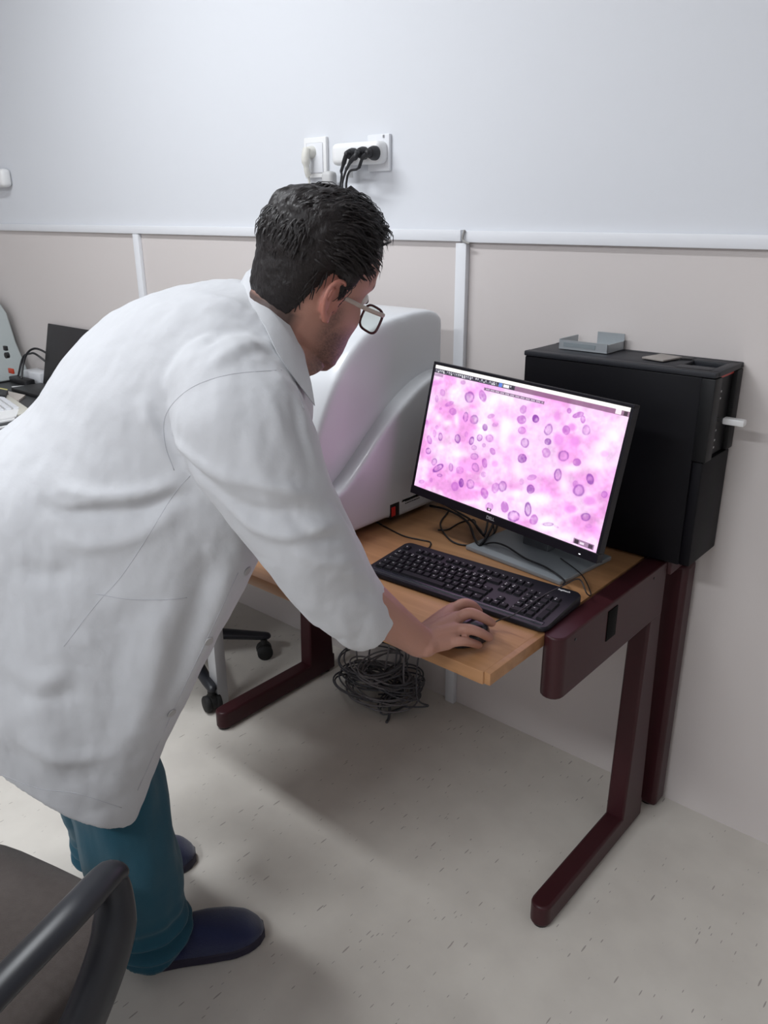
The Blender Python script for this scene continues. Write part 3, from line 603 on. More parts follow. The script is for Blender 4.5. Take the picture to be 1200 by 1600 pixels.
# ------------------------------------------------------------------ grey cable tangle behind the desk
M_gc = mat('grey_wire', (.075, .075, .085), .6); M_gc2 = mat('pale_wire', (.18, .17, .18), .6)
bun = empty('cable_bundle', (-1.5, 1.72, 0)); tag(bun, 'messy bundle of coiled grey cables on the floor under the desk near the wall', 'cable bundle')
for k in range(13):
    cx, cy, cz = -1.53+.035*math.cos(k*2.1)+(.12 if k % 3 == 2 else 0), 1.695+.02*math.sin(k*1.7), .035+.022*(k % 5)
    ra, rb = .12+.025*math.sin(k*3.3)-(.045 if k % 3 == 2 else 0)-.004*k, .075+.02*math.cos(k*1.3)
    ti = rng.uniform(-.5, .5, 2); pts = []
    for j in range(60):
        t = j*.33; q = 1+.12*math.sin(t*1.31+k)
        x = cx+ra*q*math.cos(t); y = min(cy+rb*q*math.sin(t), 1.828); z = max(.004, cz+ti[0]*.25*ra*math.cos(t)+ti[1]*.6*rb*math.sin(t)+.012*math.sin(t*.7+k*2))
        pts.append((x, y, z))
    MB().tube(spline(pts, 3), .0028, 6).build('cable_coil', M_gc if k % 3 else M_gc2, bun, smooth=60)
for k, x in enumerate((-1.66, -1.60, -1.52, -1.47, -1.42, -1.36)):
    pts = [(x-.03, 1.75, .56), (x-.03+.01*k, 1.76, .36), (x+.02*math.sin(k), 1.74, .2), (x+.03, 1.72-.01*k, .09), (x+.05, 1.70, .05), (x-.02, 1.67, .03)]
    MB().tube(spline(pts, 8), .003, 6).build('loose_cable', M_gc if k % 2 else M_gc2, bun, smooth=60)
MB().tube(spline([(-1.44, 1.70, .09), (-1.43, 1.66, .06), (-1.41, 1.63, .006), (-1.395, 1.60, .004)], 6), .0045, 6).build('loose_cable', M_gc, bun, smooth=60)
cable([(-1.90, 1.82, .16), (-1.885, 1.80, .12), (-1.87, 1.76, .07), (-1.80, 1.68, .066), (-1.797, 1.60, .050), (-1.800, 1.50, .045), (-1.802, 1.40, .03), (-1.804, 1.30, .02), (-1.815, 1.27, .006)], .0038, 'pale grey cable lying along the left foot of the desk', mat('pale_cable', (.5, .49, .48), .5))

# ------------------------------------------------------------------ neighbouring table on the left with its things
M_sil = mat('pale_grey_steel', (.52, .53, .55), .4, .2); M_dtop = mat('dark_grey_laminate', (.055, .057, .06), .5)
lt = empty('side_table', (-3.0, 1.5, 0)); tag(lt, 'long dark grey table with pale steel legs left of the desk', 'table')
MB().bx((-4.4, 1.15, ZT-.03), (-1.86, 1.825, ZT), .004).build('tabletop', M_dtop, lt)
for x_, y_ in ((-1.872, 1.328), (-4.36, 1.22), (-1.885, 1.795), (-4.36, 1.79)):
    MB().bx((x_-.02, y_-.02, .002), (x_+.02, y_+.02, ZT-.03), .003).build('leg', M_sil, lt)
lp_ = empty('laptop', (-3.45, 1.74, ZT)); tag(lp_, 'open dark laptop on the far left table, lid against the wall', 'laptop')
MB().bx((-3.62, 1.60, ZT+.001), (-3.27, 1.745, ZT+.018), .004).build('base', M_black, lp_)
mb = MB(); mb.box((-3.445, 1.785, ZT+.14), (.345, .010, .285), (R(-14), 0, 0), .003); mb.build('lid', mat('laptop_dark', (.018, .016, .018), .5), lp_)
# laboratory device at the left edge
M_dev = mat('device_grey', (.42, .46, .46), .45)
dv = empty('lab_device', (-4.05, 1.66, ZT)); tag(dv, 'pale grey laboratory device with black knobs at the far left edge', 'device')
mb = MB(); mb.prism([(-4.22, ZT+.004), (-3.845, ZT+.004), (-3.86, ZT+.05), (-3.93, ZT+.17), (-3.975, ZT+.30), (-4.05, ZT+.36), (-4.22, ZT+.36)], 1.60, 1.80, 1); mb.build('housing', M_dev, dv, bevel=.008)
MB().bx((-4.22, 1.598, ZT+.001), (-3.84, 1.80, ZT+.006)).build('base_plate', M_black, dv)
for px0, py0, sq in ((9, 544, 1), (12, 555, 0)):
    p = ony(px0, py0, 1.597)
    (MB().bx((p[0]-.012, 1.590, p[2]-.010), (p[0]+.012, 1.602, p[2]+.010), .002) if sq else MB().cyl((p[0], 1.594, p[2]), .013, .014, axis=(0, 1, 0))).build('knob', M_black, dv)
p = ony(18, 580, 1.597); MB().bx((p[0]-.022, 1.592, p[2]-.010), (p[0]+.018, 1.602, p[2]+.012), .002).build('power_switch', mat('switch_orange', (.45, .05, .02), .4), dv)
bxw = empty('power_brick', (-3.68, 1.74, ZT)); tag(bxw, 'black power brick with curling cords left of the laptop', 'power brick')
MB().bx((-3.83, 1.69, ZT+.001), (-3.66, 1.735, ZT+.03), .006).build('body', M_black, bxw)
MB().tube(spline([(-3.80, 1.72, ZT+.02), (-3.80, 1.76, ZT+.11), (-3.74, 1.77, ZT+.135), (-3.66, 1.76, ZT+.14), (-3.60, 1.79, ZT+.09), (-3.52, 1.81, ZT+.03)], 6), .005, 8).build('cord', M_black, bxw)
MB().tube(spline([(-3.72, 1.70, ZT+.03), (-3.735, 1.73, ZT+.10), (-3.71, 1.75, ZT+.15), (-3.66, 1.77, ZT+.165), (-3.60, 1.80, ZT+.13), (-3.52, 1.82, ZT+.06)], 6), .005, 8).build('cord', M_black, bxw)
o = MB().bx((-3.80, 1.75, ZT+.001), (-3.64, 1.82, ZT+.055), .006).build('white_box', M_plastic_w); tag(o, 'small white box against the wall behind the black power brick', 'box')
M_paper = mat('white_paper', (.8, .8, .8), .7); M_cream = mat('cream_plastic', (.62, .60, .53), .5)
def flat(name, pts, z, h, m, label, cat, grp=None, jit=0):
    P = [onz(x, y, z)[:2] for x, y in pts]; mb = MB(); mb.prism([tuple(q) for q in P], z, z+h, 2); return tag(mb.build(name, m, smooth=0), label, cat, grp)
flat('paper_sheet', [(0, 590), (22, 589), (20, 594), (0, 597)], ZT+.001, .004, M_paper, 'white sheet lying in front of the grey laboratory device', 'paper')
flat('paper_sheet', [(18, 605), (44, 603), (60, 607), (34, 612)], ZT+.001, .004, M_paper, 'white sheet alone on the dark part of the far table', 'paper')
flat('sticky_note', [(0, 607), (12, 609), (10, 616), (0, 615)], ZT+.012, .003, mat('yellow_paper', (.75, .68, .25), .6), 'yellow note lying by the black telephone on the far table', 'note')
ph = flat('telephone', [(-25, 612), (14, 620), (10, 628), (-25, 626)], ZT+.010, .028, M_black, 'small black telephone handset at the far left edge of the table', 'telephone')
bk = flat('notepad', [(-30, 614), (14, 614), (40, 620), (30, 628), (-30, 632)], ZT+.001, .008, mat('beige_paper', (.55, .50, .46), .7), 'beige pad under the yellow note on the far table', 'pad')
# cream keyboard on the far table
k2 = empty('old_keyboard', tuple(onz(0, 648, ZT)), R(-12)); tag(k2, 'cream coloured keyboard at the far left edge of the far table', 'keyboard')
p = onz(22, 634, ZT)
MB().box((-.08, .02, .012), (.44, .15, .02), (R(3), 0, 0), .004).build('case', M_cream, k2, local=True)
for i in range(11):
    for j in range(4): MB().box((-.2+.024*i+.0, -.03+.028*j, .027), (.019, .021, .009), (0, 0, 0), .002).build('key', M_plastic_w, k2, local=True, smooth=0)
for i in range(4): flat('paper_sheet', [(-40, 644+4*i), (30-4*i, 641+5*i), (26-3*i, 652+5*i), (-40, 664+5*i)], ZT+.001+.006*(3-i), .005, M_paper if i != 2 else M_dtop, ['top sheet', 'second sheet', 'dark folder', 'lowest sheet'][i]+' of the paper stack at the left edge of the picture', 'paper', 'paper stack on the far table')

# ------------------------------------------------------------------ office chairs
M_fab = mat('taupe_fabric', (.085, .069, .062), .95, var=(.10, .082, .074), vscale=90, bump=.6, bscale=900, sheen=.2)
M_cp = mat('chair_plastic', (.011, .012, .017), .38)
def office_chair(loc, rz, label, arms=True, seat_z=.48, phase=0, back=True):
    c = empty('office_chair' if back else 'swivel_stool', loc, rz); tag(c, label, 'chair' if back else 'stool')
    # seat: rounded, slightly domed
    def slab(w_, d_, z0, z1, rr, dome=.012, yoff=0):
        rings = []
        def out(s_, z): 
            L_ = []
            for a in np.linspace(0, 2*math.pi, 48, endpoint=False):
                ca, sa = math.cos(a), math.sin(a); L_.append((s_*w_/2*math.copysign(abs(ca)**.45, ca), yoff+s_*d_/2*math.copysign(abs(sa)**.45, sa), z))
            return L_
        for s_, z in ((.90, z0), (.985, z0+.012), (1.0, (z0+z1)/2), (.985, z1-.014), (.95, z1-.003), (.80, z1+dome*.4), (.5, z1+dome*.8), (.15, z1+dome)): rings.append(out(s_, z))
        return rings
    MB().loft(slab(.425, .46, seat_z-.075, seat_z, .05)).build('seat', M_fab, c, local=True, smooth=60)
    mb = MB(); mb.loft([[(x*.9, y*.9, z-.0) for x, y, z in r] for r in slab(.425, .46, seat_z-.095, seat_z-.078, .05, 0)]); mb.build('seat_pan', M_cp, c, local=True)
    # back rest
    if back: rings = [[(x, -.235-.03*(1-(x/.24)**2)+y-.06*(z-.6), z) for (x, z, y) in [(s_*.22*math.copysign(abs(math.cos(a))**.5, math.cos(a)), .80+s_*.22*math.copysign(abs(math.sin(a))**.5, math.sin(a)), yy) for a in np.linspace(0, 2*math.pi, 40, endpoint=False)]] for s_, yy in ((.9, -.03), (1, -.015), (1, .012), (.93, .028), (.6, .034))]
    if back: MB().loft(rings).build('backrest', M_fab, c, local=True, smooth=60)
    if back: MB().tube(spline([(0, -.1, seat_z-.09), (0, -.25, seat_z-.09), (0, -.31, seat_z+.02), (0, -.30, .75)], 6), .02, 10, flat=.5).build('back_support', M_cp, c, local=True)
    if arms:
        for s_ in (-1, 1):
            X = s_*.272
            # loop arm: broad pad on top, front strut curving back to the seat
            mb = MB(); pts = spline([(X, -.17, .625), (X, -.10, .645), (X, .02, .655), (X-s_*.006, .07, .652), (X-s_*.018, .122, .642), (X-s_*.022, .140, .626)], 6)
            n_ = len(pts); rr = [.0215+.003*math.sin(math.pi*i/(n_-1)) for i in range(n_)]; rr[-3:] = [.019, .017, .012]; rr[0] = .014
            mb.tube(pts, rr, 16, up=(0, 0, 1), flat=.62); mb.build('arm_pad', M_cp, c, local=True, smooth=60)
            mb = MB(); pts = spline([(X-s_*.02, .126, .642), (X-s_*.014, .122, .605), (X-s_*.002, .096, .555), (X*1.0, .05, .50), (X*.97, .01, .45), (X*.85, .0, .40), (X*.6, .0, .393)], 6)
            mb.tube(pts, [.016+.014*min(1, i/10) for i in range(len(pts))], 14, up=(1, 0, 0), flat=1.0); 
            mb.build('arm_strut', M_cp, c, local=True, smooth=60)
            mb = MB(); pts = spline([(X, -.165, .625), (X, -.175, .58), (X, -.14, .51), (X*.98, -.06, .45), (X*.85, -.02, .40), (X*.6, -.02, .393)], 6)
            mb.tube(pts, .02, 14); mb.build('arm_strut', M_cp, c, local=True, smooth=60)
    MB().cyl((0, 0, .26), .025, .28).build('gas_column', M_cp, c, local=True)
    for k in range(5):
        a = phase+2*math.pi*k/5; d_ = np.array([math.cos(a), math.sin(a), 0])
        MB().tube([d_*.02+[0, 0, .125], d_*.14+[0, 0, .12], d_*.27+[0, 0, .092], d_*.305+[0, 0, .086]], [.028, .024, .019, .016], 12, dome=True, flat=.8).build('base_arm', M_cp, c, local=True, smooth=60)
        cs = MB(); pr = np.array([-d_[1], d_[0], 0]); q = d_*.295
        cs.cyl(q+[0, 0, .028]+pr*.017, .0275, .02, axis=pr, bev=.004); cs.cyl(q+[0, 0, .028]-pr*.017, .0275, .02, axis=pr, bev=.004); cs.cyl(q+[0, 0, .045], .012, .06); cs.cyl(q+[0, 0, .034], .026, .016, axis=pr, n=20)
        cs.build('caster', M_rubber, c, local=True, smooth=60)
    return c
# near chair: its right arm and seat enter the lower left corner
office_chair((-1.078, .222, 0), R(14.5), 'taupe fabric office chair with black loop armrest in the near left corner', phase=.95, seat_z=.465)
office_chair((-2.15, 1.372, 0), R(-3), 'black swivel stool on wheels behind the man, only its base showing', arms=False, back=False, phase=R(-12.6), seat_z=.46)

# ------------------------------------------------------------------ the man
SK = mat('skin', (.40, .21, .16), .5, attr='skin_tone', sss=.12, bump=.15, bscale=350)
FWD = np.array([.53, .848, 0]); LAT = np.array([.848, -.53, 0])
HF, HU, HR = frame_axes(R(10.3), R(21.5), R(-13.4)); HO = np.array([-.977, .945, 1.377]); HS = 1.0
def hd(f, u, r): return HO+HS*(f*HF+u*HU+r*HR)
US = [-.122, -.114, -.098, -.07, -.045, -.02, .01, .04, .07, .095, .115, .128, .1345]
FF = [.066, .080, .086, .0845, .084, .082, .081, .088, .087, .076, .053, .026, -.01]
FB = [.045, .012, -.025, -.062, -.083, -.092, -.098, -.103, -.103, -.096, -.078, -.052, -.02]
WW = [.010, .030, .047, .058, .0645, .070, .071, .074, .0755, .072, .059, .038, .010]
def head_pt(th, u):
    """surface point (f, r) of the head at height u and angle th (0 = front, + = his right)"""
    f0 = np.interp(u, US, FF); b0 = np.interp(u, US, FB); w_ = np.interp(u, US, WW); c = (f0*.35+b0*.65)
    c = (f0+b0)/2; e = 2.35; ct, st = math.cos(th), math.sin(th)
    a = f0-c; q = (abs(ct)/a)**e+(abs(st)/w_)**e; rad = q**(-1/e); f = c+rad*ct; r = rad*st
    g = lambda x, m, s: math.exp(-((x-m)/s)**2)
    if ct > 0:
        nose = g(r, 0, .0105+.006*g(u, -.032, .014))*(.004*g(u, .03, .02)+.024*g(u, -.030, .015)+.016*g(u, -.008, .018))
        f += nose
        f += -.010*g(u, .022, .014)*(g(r, .032, .018)+g(r, -.032, .018)) + .005*g(u, .046, .010)*g(abs(r), .028, .028)
        f += .006*g(u, -.058, .007)*g(r, 0, .02)-.003*g(u, -.0655, .0025)*g(r, 0, .025)+.006*g(u, -.073, .007)*g(r, 0, .018)-.005*g(u, -.086, .007)*g(r, 0, .02)+.006*g(u, -.104, .012)*g(r, 0, .02)
        f += .010*g(u, -.018, .026)*g(abs(r), .046, .018)+.005*g(u, -.07, .025)*g(abs(r), .036, .015)
    return f, r
body = MB()
NT = 72; uls = np.concatenate([np.linspace(-.121, -.1, 10), np.linspace(-.098, .10, 80), np.linspace(.102, .1343, 22)])
body.loft([[hd(head_pt(2*math.pi*k/NT, u)[0], u, head_pt(2*math.pi*k/NT, u)[1]) for k in range(NT)] for u in uls])
# ears
for s_ in (1, -1):
    base = lambda f, u, r: hd(-.012+f, u, s_*(.071+r))
    pts = [base(.016, .006, .002), base(.018, .022, .006), base(.010, .034, .010), base(-.006, .036, .013), base(-.018, .024, .015), base(-.020, .006, .015), base(-.012, -.012, .011), base(-.002, -.024, .008), base(.006, -.028, .005)]
    body.tube(spline(pts, 4), [.0036]*8+[.0040]*16+[.0048]*9, 8, dome=True)
    body.tube([base(.004, -.018, .003), base(.002, -.026, .006)], .0065, 8, dome=True)
    sh = [[base(x*sc_, .005+y*sc_, zz) for x, y in [(.017*math.cos(a)-.001, .030*math.sin(a)) for a in np.linspace(0, 2*math.pi, 20, endpoint=False)]] for sc_, zz in ((.9, -.004), (.95, .004), (.75, .006))]
    body.loft(sh); pts = [base(-.006, .020, .010), base(-.010, .008, .012), base(-.006, -.008, .009)]; body.tube(spline(pts, 4), .003, 8, dome=True)
    body.tube([base(.014, .002, .0), base(.012, -.006, .004)], .0045, 8, dome=True)
# coat outline stations: front pixel, back pixel, depth, half width sideways
CR = [((222, 1236), (-105, 1030), 1.60, .215), ((266, 1115), (-128, 965), 1.56, .235), ((328, 990), (-138, 890), 1.52, .235), ((385, 885), (-135, 810), 1.48, .23),
      ((425, 800), (-92, 735), 1.445, .225), ((452, 730), (28, 655), 1.415, .22), ((470, 675), (106, 549), 1.39, .215), ((478, 630), (190, 480), 1.37, .20), ((476, 592), (275, 450), 1.355, .17), ((470, 566), (340, 440), 1.345, .125), ((470, 552), (385, 438), 1.34, .085)]
def coat_ring(F, B, d, b, sF=1.0, n=56, ex=2.5, sh=0.0):
    Fp, Bp = at(*F, d), at(*B, d); c = (Fp+Bp)/2; a = (Fp-Bp)/2; out = []
    for k in range(n):
        t = 2*math.pi*k/n; ct, st = math.cos(t), math.sin(t)
        out.append(c+sF*(a*math.copysign(abs(ct)**(2/ex), ct)+LAT*b*math.copysign(abs(st)**(2/ex), st)))
    return out
def interp_rings(CRs, m=4):
    A = [np.array([*F, *B, d, b], float) for F, B, d, b in CRs]; return [((q[0], q[1]), (q[2], q[3]), q[4], q[5]) for q in spline(A, m)]
CI = interp_rings(CR, 4)
# torso of the body inside the coat
tor = [coat_ring(((F[0]*.62+B[0]*.38), (F[1]*.62+B[1]*.38)), (B[0]*.93+F[0]*.07, B[1]*.93+F[1]*.07), d, b*.72, n=32) for F, B, d, b in CI[10:37:2]]
body.loft(tor)
neck0 = at(408, 520, 1.342); body.tube([at(390, 560, 1.35), at(412, 520, 1.342), hd(-.045, -.075, 0), hd(-.035, -.03, 0)], [.075, .062, .059, .060], 24)
body.tube([hd(-.02, -.10, 0), at(452, 590, 1.345)], [.05, .06], 20)
SH = at(378, 618, 1.215); EL = at(495, 888, 1.255); WR = onz(655, 1003, .790)
body.tube([SH, (SH+EL)/2, EL, EL*.6+WR*.4, EL*.25+WR*.75, EL*.08+WR*.92, WR], [.058, .052, .043, .043, .033, .029, .028], 20, dome=True, flat=1.0)
SL = at(300, 560, 1.53); EL2 = at(250, 735, 1.70); WR2 = at(215, 880, 1.80)
body.tube([SL, (SL+EL2)/2, EL2, (EL2+WR2)/2, WR2], [.055, .05, .042, .036, .028], 16, dome=True)
hdn = FWD*.12+np.array([0, 0, -.99]); body.tube([WR2, WR2+hdn*.04, WR2+hdn*.085], [.026, .034, .030], 16, dome=True, flat=.6, up=tuple(LAT))
for i in range(4):
    b0 = WR2+hdn*.075+FWD*(.03-.02*i); body.tube(spline([b0, b0+hdn*.035, b0+hdn*.06+LAT*.006, b0+hdn*(.08-.006*abs(i-1.5))+LAT*.018], 4), .0082, 10, dome=True)
b0 = WR2+hdn*.02+FWD*.02; body.tube([b0, b0+hdn*.03+FWD*.025+LAT*.01, b0+hdn*.055+FWD*.03+LAT*.02], [.012, .010, .008], 10, dome=True)
# right hand on the mouse
def P3(x, y, z): return onz(x, y, z)
kn = [P3(708, 952, .800), P3(714, 966, .803), P3(712, 984, .797), P3(699, 1005, .783)]
wr_a, wr_b = WR, WR+np.array([.004, .014, -.002])
for i, k in enumerate(kn): body.tube([WR+(k-WR)*.05+np.array([-.012+.008*i, 0, -.004]), WR+(k-WR)*.55, k], [.020, .018, .0135-.001*(i == 3)], 14, dome=True)
fing = [[kn[0], P3(724, 943, .812), P3(738, 946, .803), P3(748, 955, .783)],
        [kn[1], P3(734, 958, .814), P3(754, 965, .803), P3(768, 973, .785)],
        [kn[2], P3(731, 983, .801), P3(749, 988, .792), P3(764, 996, .771)],
        [kn[3], P3(719, 1002, .787), P3(735, 1004, .777), P3(748, 1008, .759)]]
for fi, (pp, r0) in enumerate(zip(fing, (.0103, .0106, .0102, .0092))):
    body.tube(spline(pp, 5), [r0*(1.08-.28*i/15) for i in range(16)], 12, dome=True)
th = [WR+np.array([-.03, .03, -.012]), P3(690, 962, .782), P3(708, 950, .770), P3(724, 950, .762)]
body.tube(spline(th, 5), [.014-.005*i/15 for i in range(16)], 12, dome=True)
hipR = np.array([-1.29, .54, .84]); kneR = np.array([-1.246, .614, .50]); ankR = np.array([-1.212, .640, .09]); hipL = np.array([-1.49, .62, .84]); kneL = np.array([-1.465, .70, .50]); ankL = np.array([-1.50, .715, .09])
for h, k, a in ((hipR, kneR, ankR), (hipL, kneL, ankL)):
    body.tube([h, (h+k)/2, k, (k*.7+a*.3), a], [.085, .07, .052, .052, .035], 20, dome=True)
    body.tube([a+[0, 0, -.035], a+FWD*.05+[0, 0, -.052], a+FWD*.12+[0, 0, -.060]], [.030, .025, .016], 14, dome=True)
V, NN, Fc = fuse(body, .0026, 2)
# skin tones: stubble on the jaw, redder ears and knuckles (in head coordinates)
q = (V-HO)@np.stack([HF, HU, HR], 1)/HS; f_, u_, r_ = q[:, 0], q[:, 1], q[:, 2]
base = np.tile(srgb((172, 126, 110)), (len(V), 1))
inhead = (np.linalg.norm(V-HO, axis=1) < .19)
st = np.clip((-.022-.35*np.clip(.05-f_, 0, 1)*0-u_)/.025, 0, 1)*np.clip((f_+.005)/.03, 0, 1)*inhead*np.clip((.135+u_)/.02, 0, 1)
side = np.exp(-((f_-.012)/.016)**2)*np.clip((.01-u_)/.02, 0, 1)*np.clip((np.abs(r_)-.05)/.012, 0, 1)*inhead
spk = np.random.default_rng(5).random(len(V))
kk = np.clip(np.maximum(st, side*.8), 0, 1)*(.50+.35*spk); base = base*(1-kk[:, None])+srgb((62, 46, 44))*kk[:, None]
nape = (np.clip((-.035-f_)/.02, 0, 1)*np.clip((u_+.135)/.03, 0, 1)*np.clip((-.03-u_)/.01, 0, 1)*(np.linalg.norm(V-HO, axis=1) < .2)*.88)[:, None]; base = base*(1-nape)+srgb((38, 30, 29))*nape
ear = ((np.abs(r_) > .070)&(np.abs(u_) < .045)&(f_ < .012)&(f_ > -.05)&inhead)[:, None]*.4; base = base*(1-ear)+srgb((190, 112, 100))*ear
brow = (np.exp(-((u_-.047-.1*np.clip(.03-np.abs(r_), -1, 0))/.0045)**2)*(np.abs(r_) > .012)*(np.abs(r_) < .052)*(f_ > .05)*inhead)[:, None]*.85; base = base*(1-brow)+srgb((40, 28, 26))*brow
lips = (np.exp(-((u_+.065)/.008)**2)*(np.abs(r_) < .024)*(f_ > .07)*inhead)[:, None]*.5; base = base*(1-lips)+srgb((170, 92, 88))*lips
conc = (np.exp(-((u_-.004)/.011)**2-((f_+.006)/.0035)**2)*(np.abs(r_) > .068)*inhead)[:, None]*0; base = base*(1-conc)
origin = np.array([-1.33, .66, 0.0])
me = bpy.data.meshes.new('person'); me.from_pydata([tuple(p) for p in (V-origin)], [], Fc); me.materials.append(SK)
ca = me.color_attributes.new('skin_tone', 'FLOAT_COLOR', 'POINT'); ca.data.foreach_set('color', np.concatenate([base, np.ones((len(V), 1))], 1).ravel())
shade(me, 180); man = bpy.data.objects.new('person', me); man.location = tuple(origin); man['_rz'] = 0.0; COL.objects.link(man)
tag(man, 'person in white lab coat and glasses leaning over the desk, hand on the mouse', 'person')
# eyes
for s_ in (1, -1):
    c = hd(.0725, .022, s_*.032)
    mb = MB(); mb.tube([c-HF*.0001, c+HF*.0001], .0108, 16, dome=True); e = mb.build('eye', mat('eye_white', (.7, .68, .66), .2), man, smooth=180)
    MB().cyl(c+HF*.0105-HU*.002, .0052, .0012, axis=HF, n=16).build('iris', mat('iris_brown', (.05, .025, .012), .15), e)
# hair
def hairline(th):
    d = abs(math.degrees(math.atan2(math.sin(th), math.cos(th))))
    return np.interp(d, [0, 30, 45, 57, 66, 72, 78, 86, 91, 95, 106, 114, 130, 150, 180], [.086, .090, .090, .078, .064, .040, .002, -.010, .022, .040, .042, .018, -.024, -.058, -.076])
def hthick(th, u):
    hl = hairline(th); t = np.clip((u-hl)/.05, 0, 1); t = t*t*(3-2*t); top = np.clip((u-.03)/.07, 0, 1); ct = math.cos(th)
    side_ = .009; return -.004*(t <= 0)+(.003+side_*t*(.75 if ct < -.3 else 1)+.013*t*top+(.010*top*max(0, ct)**2*t))
hm = MB(); uh = np.concatenate([np.linspace(-.082, .10, 90), np.linspace(.103, .1343, 14)]); NH = 240
ctr = np.array([-.008, .035, 0])
ringsH = []
for u in uh:
    rg = []
    for k in range(NH):
        th_ = 2*math.pi*k/NH; hl = hairline(th_); uu_ = max(u, hl-.002) if u < hl else u
        f0, r0 = head_pt(th_, min(uu_, .1343)); p = np.array([f0, uu_, r0]); dv = p-ctr; dv /= np.linalg.norm(dv)
        tk = hthick(th_, uu_) if u >= hl else -.004
        nn = noise.noise(Vector((p[0]*18, p[1]*45, p[2]*45)))*.5+noise.noise(Vector((p[0]*50, p[1]*130, p[2]*130)))*.35
        tk *= 1+.45*nn*(tk > 0)
        p = p+dv*tk; rg.append(hd(*p))
    ringsH.append(rg)
hm.loft(ringsH)
rr = random.Random(11)
for i in range(2600):
    th_ = rr.uniform(0, 2*math.pi); u = rr.uniform(-.05, .134) if i % 3 else rr.uniform(.06, .134)
    hl = hairline(th_)
    if u < hl+.003: continue
    # comb direction: up and forward on the sides, forward on the crown, down at the back
    f0, r0 = head_pt(th_, u); p = np.array([f0, u, r0]); dv = p-ctr; dv /= np.linalg.norm(dv); tk = hthick(th_, u)
    flow = np.array([1.0, -.25+.5*(u > .09)*(f0 > 0), .15*rr.uniform(-1, 1)]) if u > .05 else np.array([-.15, -1.0, 0])
    if f0 < -.07 and u < .09: flow = np.array([-.1, -1, rr.uniform(-.3, .3)])
    flow = flow+np.array([rr.uniform(-.3, .3), rr.uniform(-.3, .3), rr.uniform(-.4, .4)]); flow = flow-dv*(flow@dv); flow /= np.linalg.norm(flow)+1e-6
    ln = (.014+.02*rr.random()) if u < .05 else (.025+.03*rr.random()); lift = rr.uniform(.05, .42)*(1 if u > .05 else .35)
    st0 = p+dv*tk*.85
    P_ = [st0+flow*ln*s_+dv*(lift*ln*s_*(1-.55*s_)+.004*math.sin(s_*3)*1-.45*ln*s_*s_*s_*.6) for s_ in (0, .33, .66, 1)]
    if P_[-1][0] > .05 and P_[-1][1] < .112: continue
    if st0[0] < -.06: P_ = [P_[0]+(x-P_[0])*.6-dv*.003 for x in P_]
    rad = .0020 if u > .05 else .0011
    hm.tube([hd(*x) for x in P_], [rad, rad*.9, rad*.6, .0002], 4, cap=False, up=tuple(dv[0]*HF+dv[1]*HU+dv[2]*HR), flat=.45)
M_hair = mat('dark_hair', (.011, .008, .008), .5, spec=.3, bump=1.0, bscale=260, stretch=(1, .16, .45))
hm.build('hair', M_hair, man, smooth=60)['label'] = 'short dark brown hair'
# glasses
M_gl = mat('glasses_frame', (.075, .022, .028), .25); M_tp = mat('temple_taupe', (.45, .37, .33), .35)
gl = MB()
for s_ in (1, -1):
    pts = [hd(.104-.16*max(0, abs(x)-.022)*.6, y, s_*(.036+x)) for x, y in [(.027*math.copysign(abs(math.cos(a))**.6, math.cos(a)), -.004+.021*math.copysign(abs(math.sin(a))**.6, math.sin(a))) for a in np.linspace(0, 2*math.pi, 33)]]
    gl.tube(pts, .0022, 8)
gl.tube([hd(.106, .004, -.010), hd(.109, .007, 0), hd(.106, .004, .010)], .002, 8)
glo = gl.build('glasses', M_gl, man, smooth=60); glo['label'] = 'dark red rimmed glasses'
for s_ in (1, -1):
    pts = [hd(.100, .012, s_*.064), hd(.097, .012, s_*.070), hd(.07, .012, s_*.0755), hd(.045, .0125, s_*.0735), hd(.02, .014, s_*.070), hd(-.02, .014, s_*.069)]
    MB().tube(spline(pts, 4), .0024, 8, up=tuple(HU), flat=1.5).build('temple', M_tp, glo, smooth=60)
    lens = [[hd(.1035-.16*max(0, abs(x)-.022)*.6+o_, y, s_*(.036+x)) for x, y in [(k_*.026*math.copysign(abs(math.cos(a))**.6, math.cos(a)), -.004+k_*.020*math.copysign(abs(math.sin(a))**.6, math.sin(a))) for a in np.linspace(0, 2*math.pi, 24, endpoint=False)]] for o_, k_ in ((-.0006, 1), (.0006, 1))]
    gm = bpy.data.materials.get('lens_glass')
    if gm is None:
        gm = bpy.data.materials.new('lens_glass'); gm.use_nodes = True; N = gm.node_tree.nodes; L = gm.node_tree.links; N.remove(N['Principled BSDF'])
        t_ = N.new('ShaderNodeBsdfTransparent'); t_.inputs[0].default_value = (.92, .95, .93, 1); g_ = N.new('ShaderNodeBsdfGlossy'); g_.inputs['Roughness'].default_value = .03
        x_ = N.new('ShaderNodeMixShader'); x_.inputs[0].default_value = .1; L.new(t_.outputs[0], x_.inputs[1]); L.new(g_.outputs[0], x_.inputs[2]); L.new(x_.outputs[0], N['Material Output'].inputs[0])
    MB().loft(lens).build('lens', gm, glo, smooth=0)

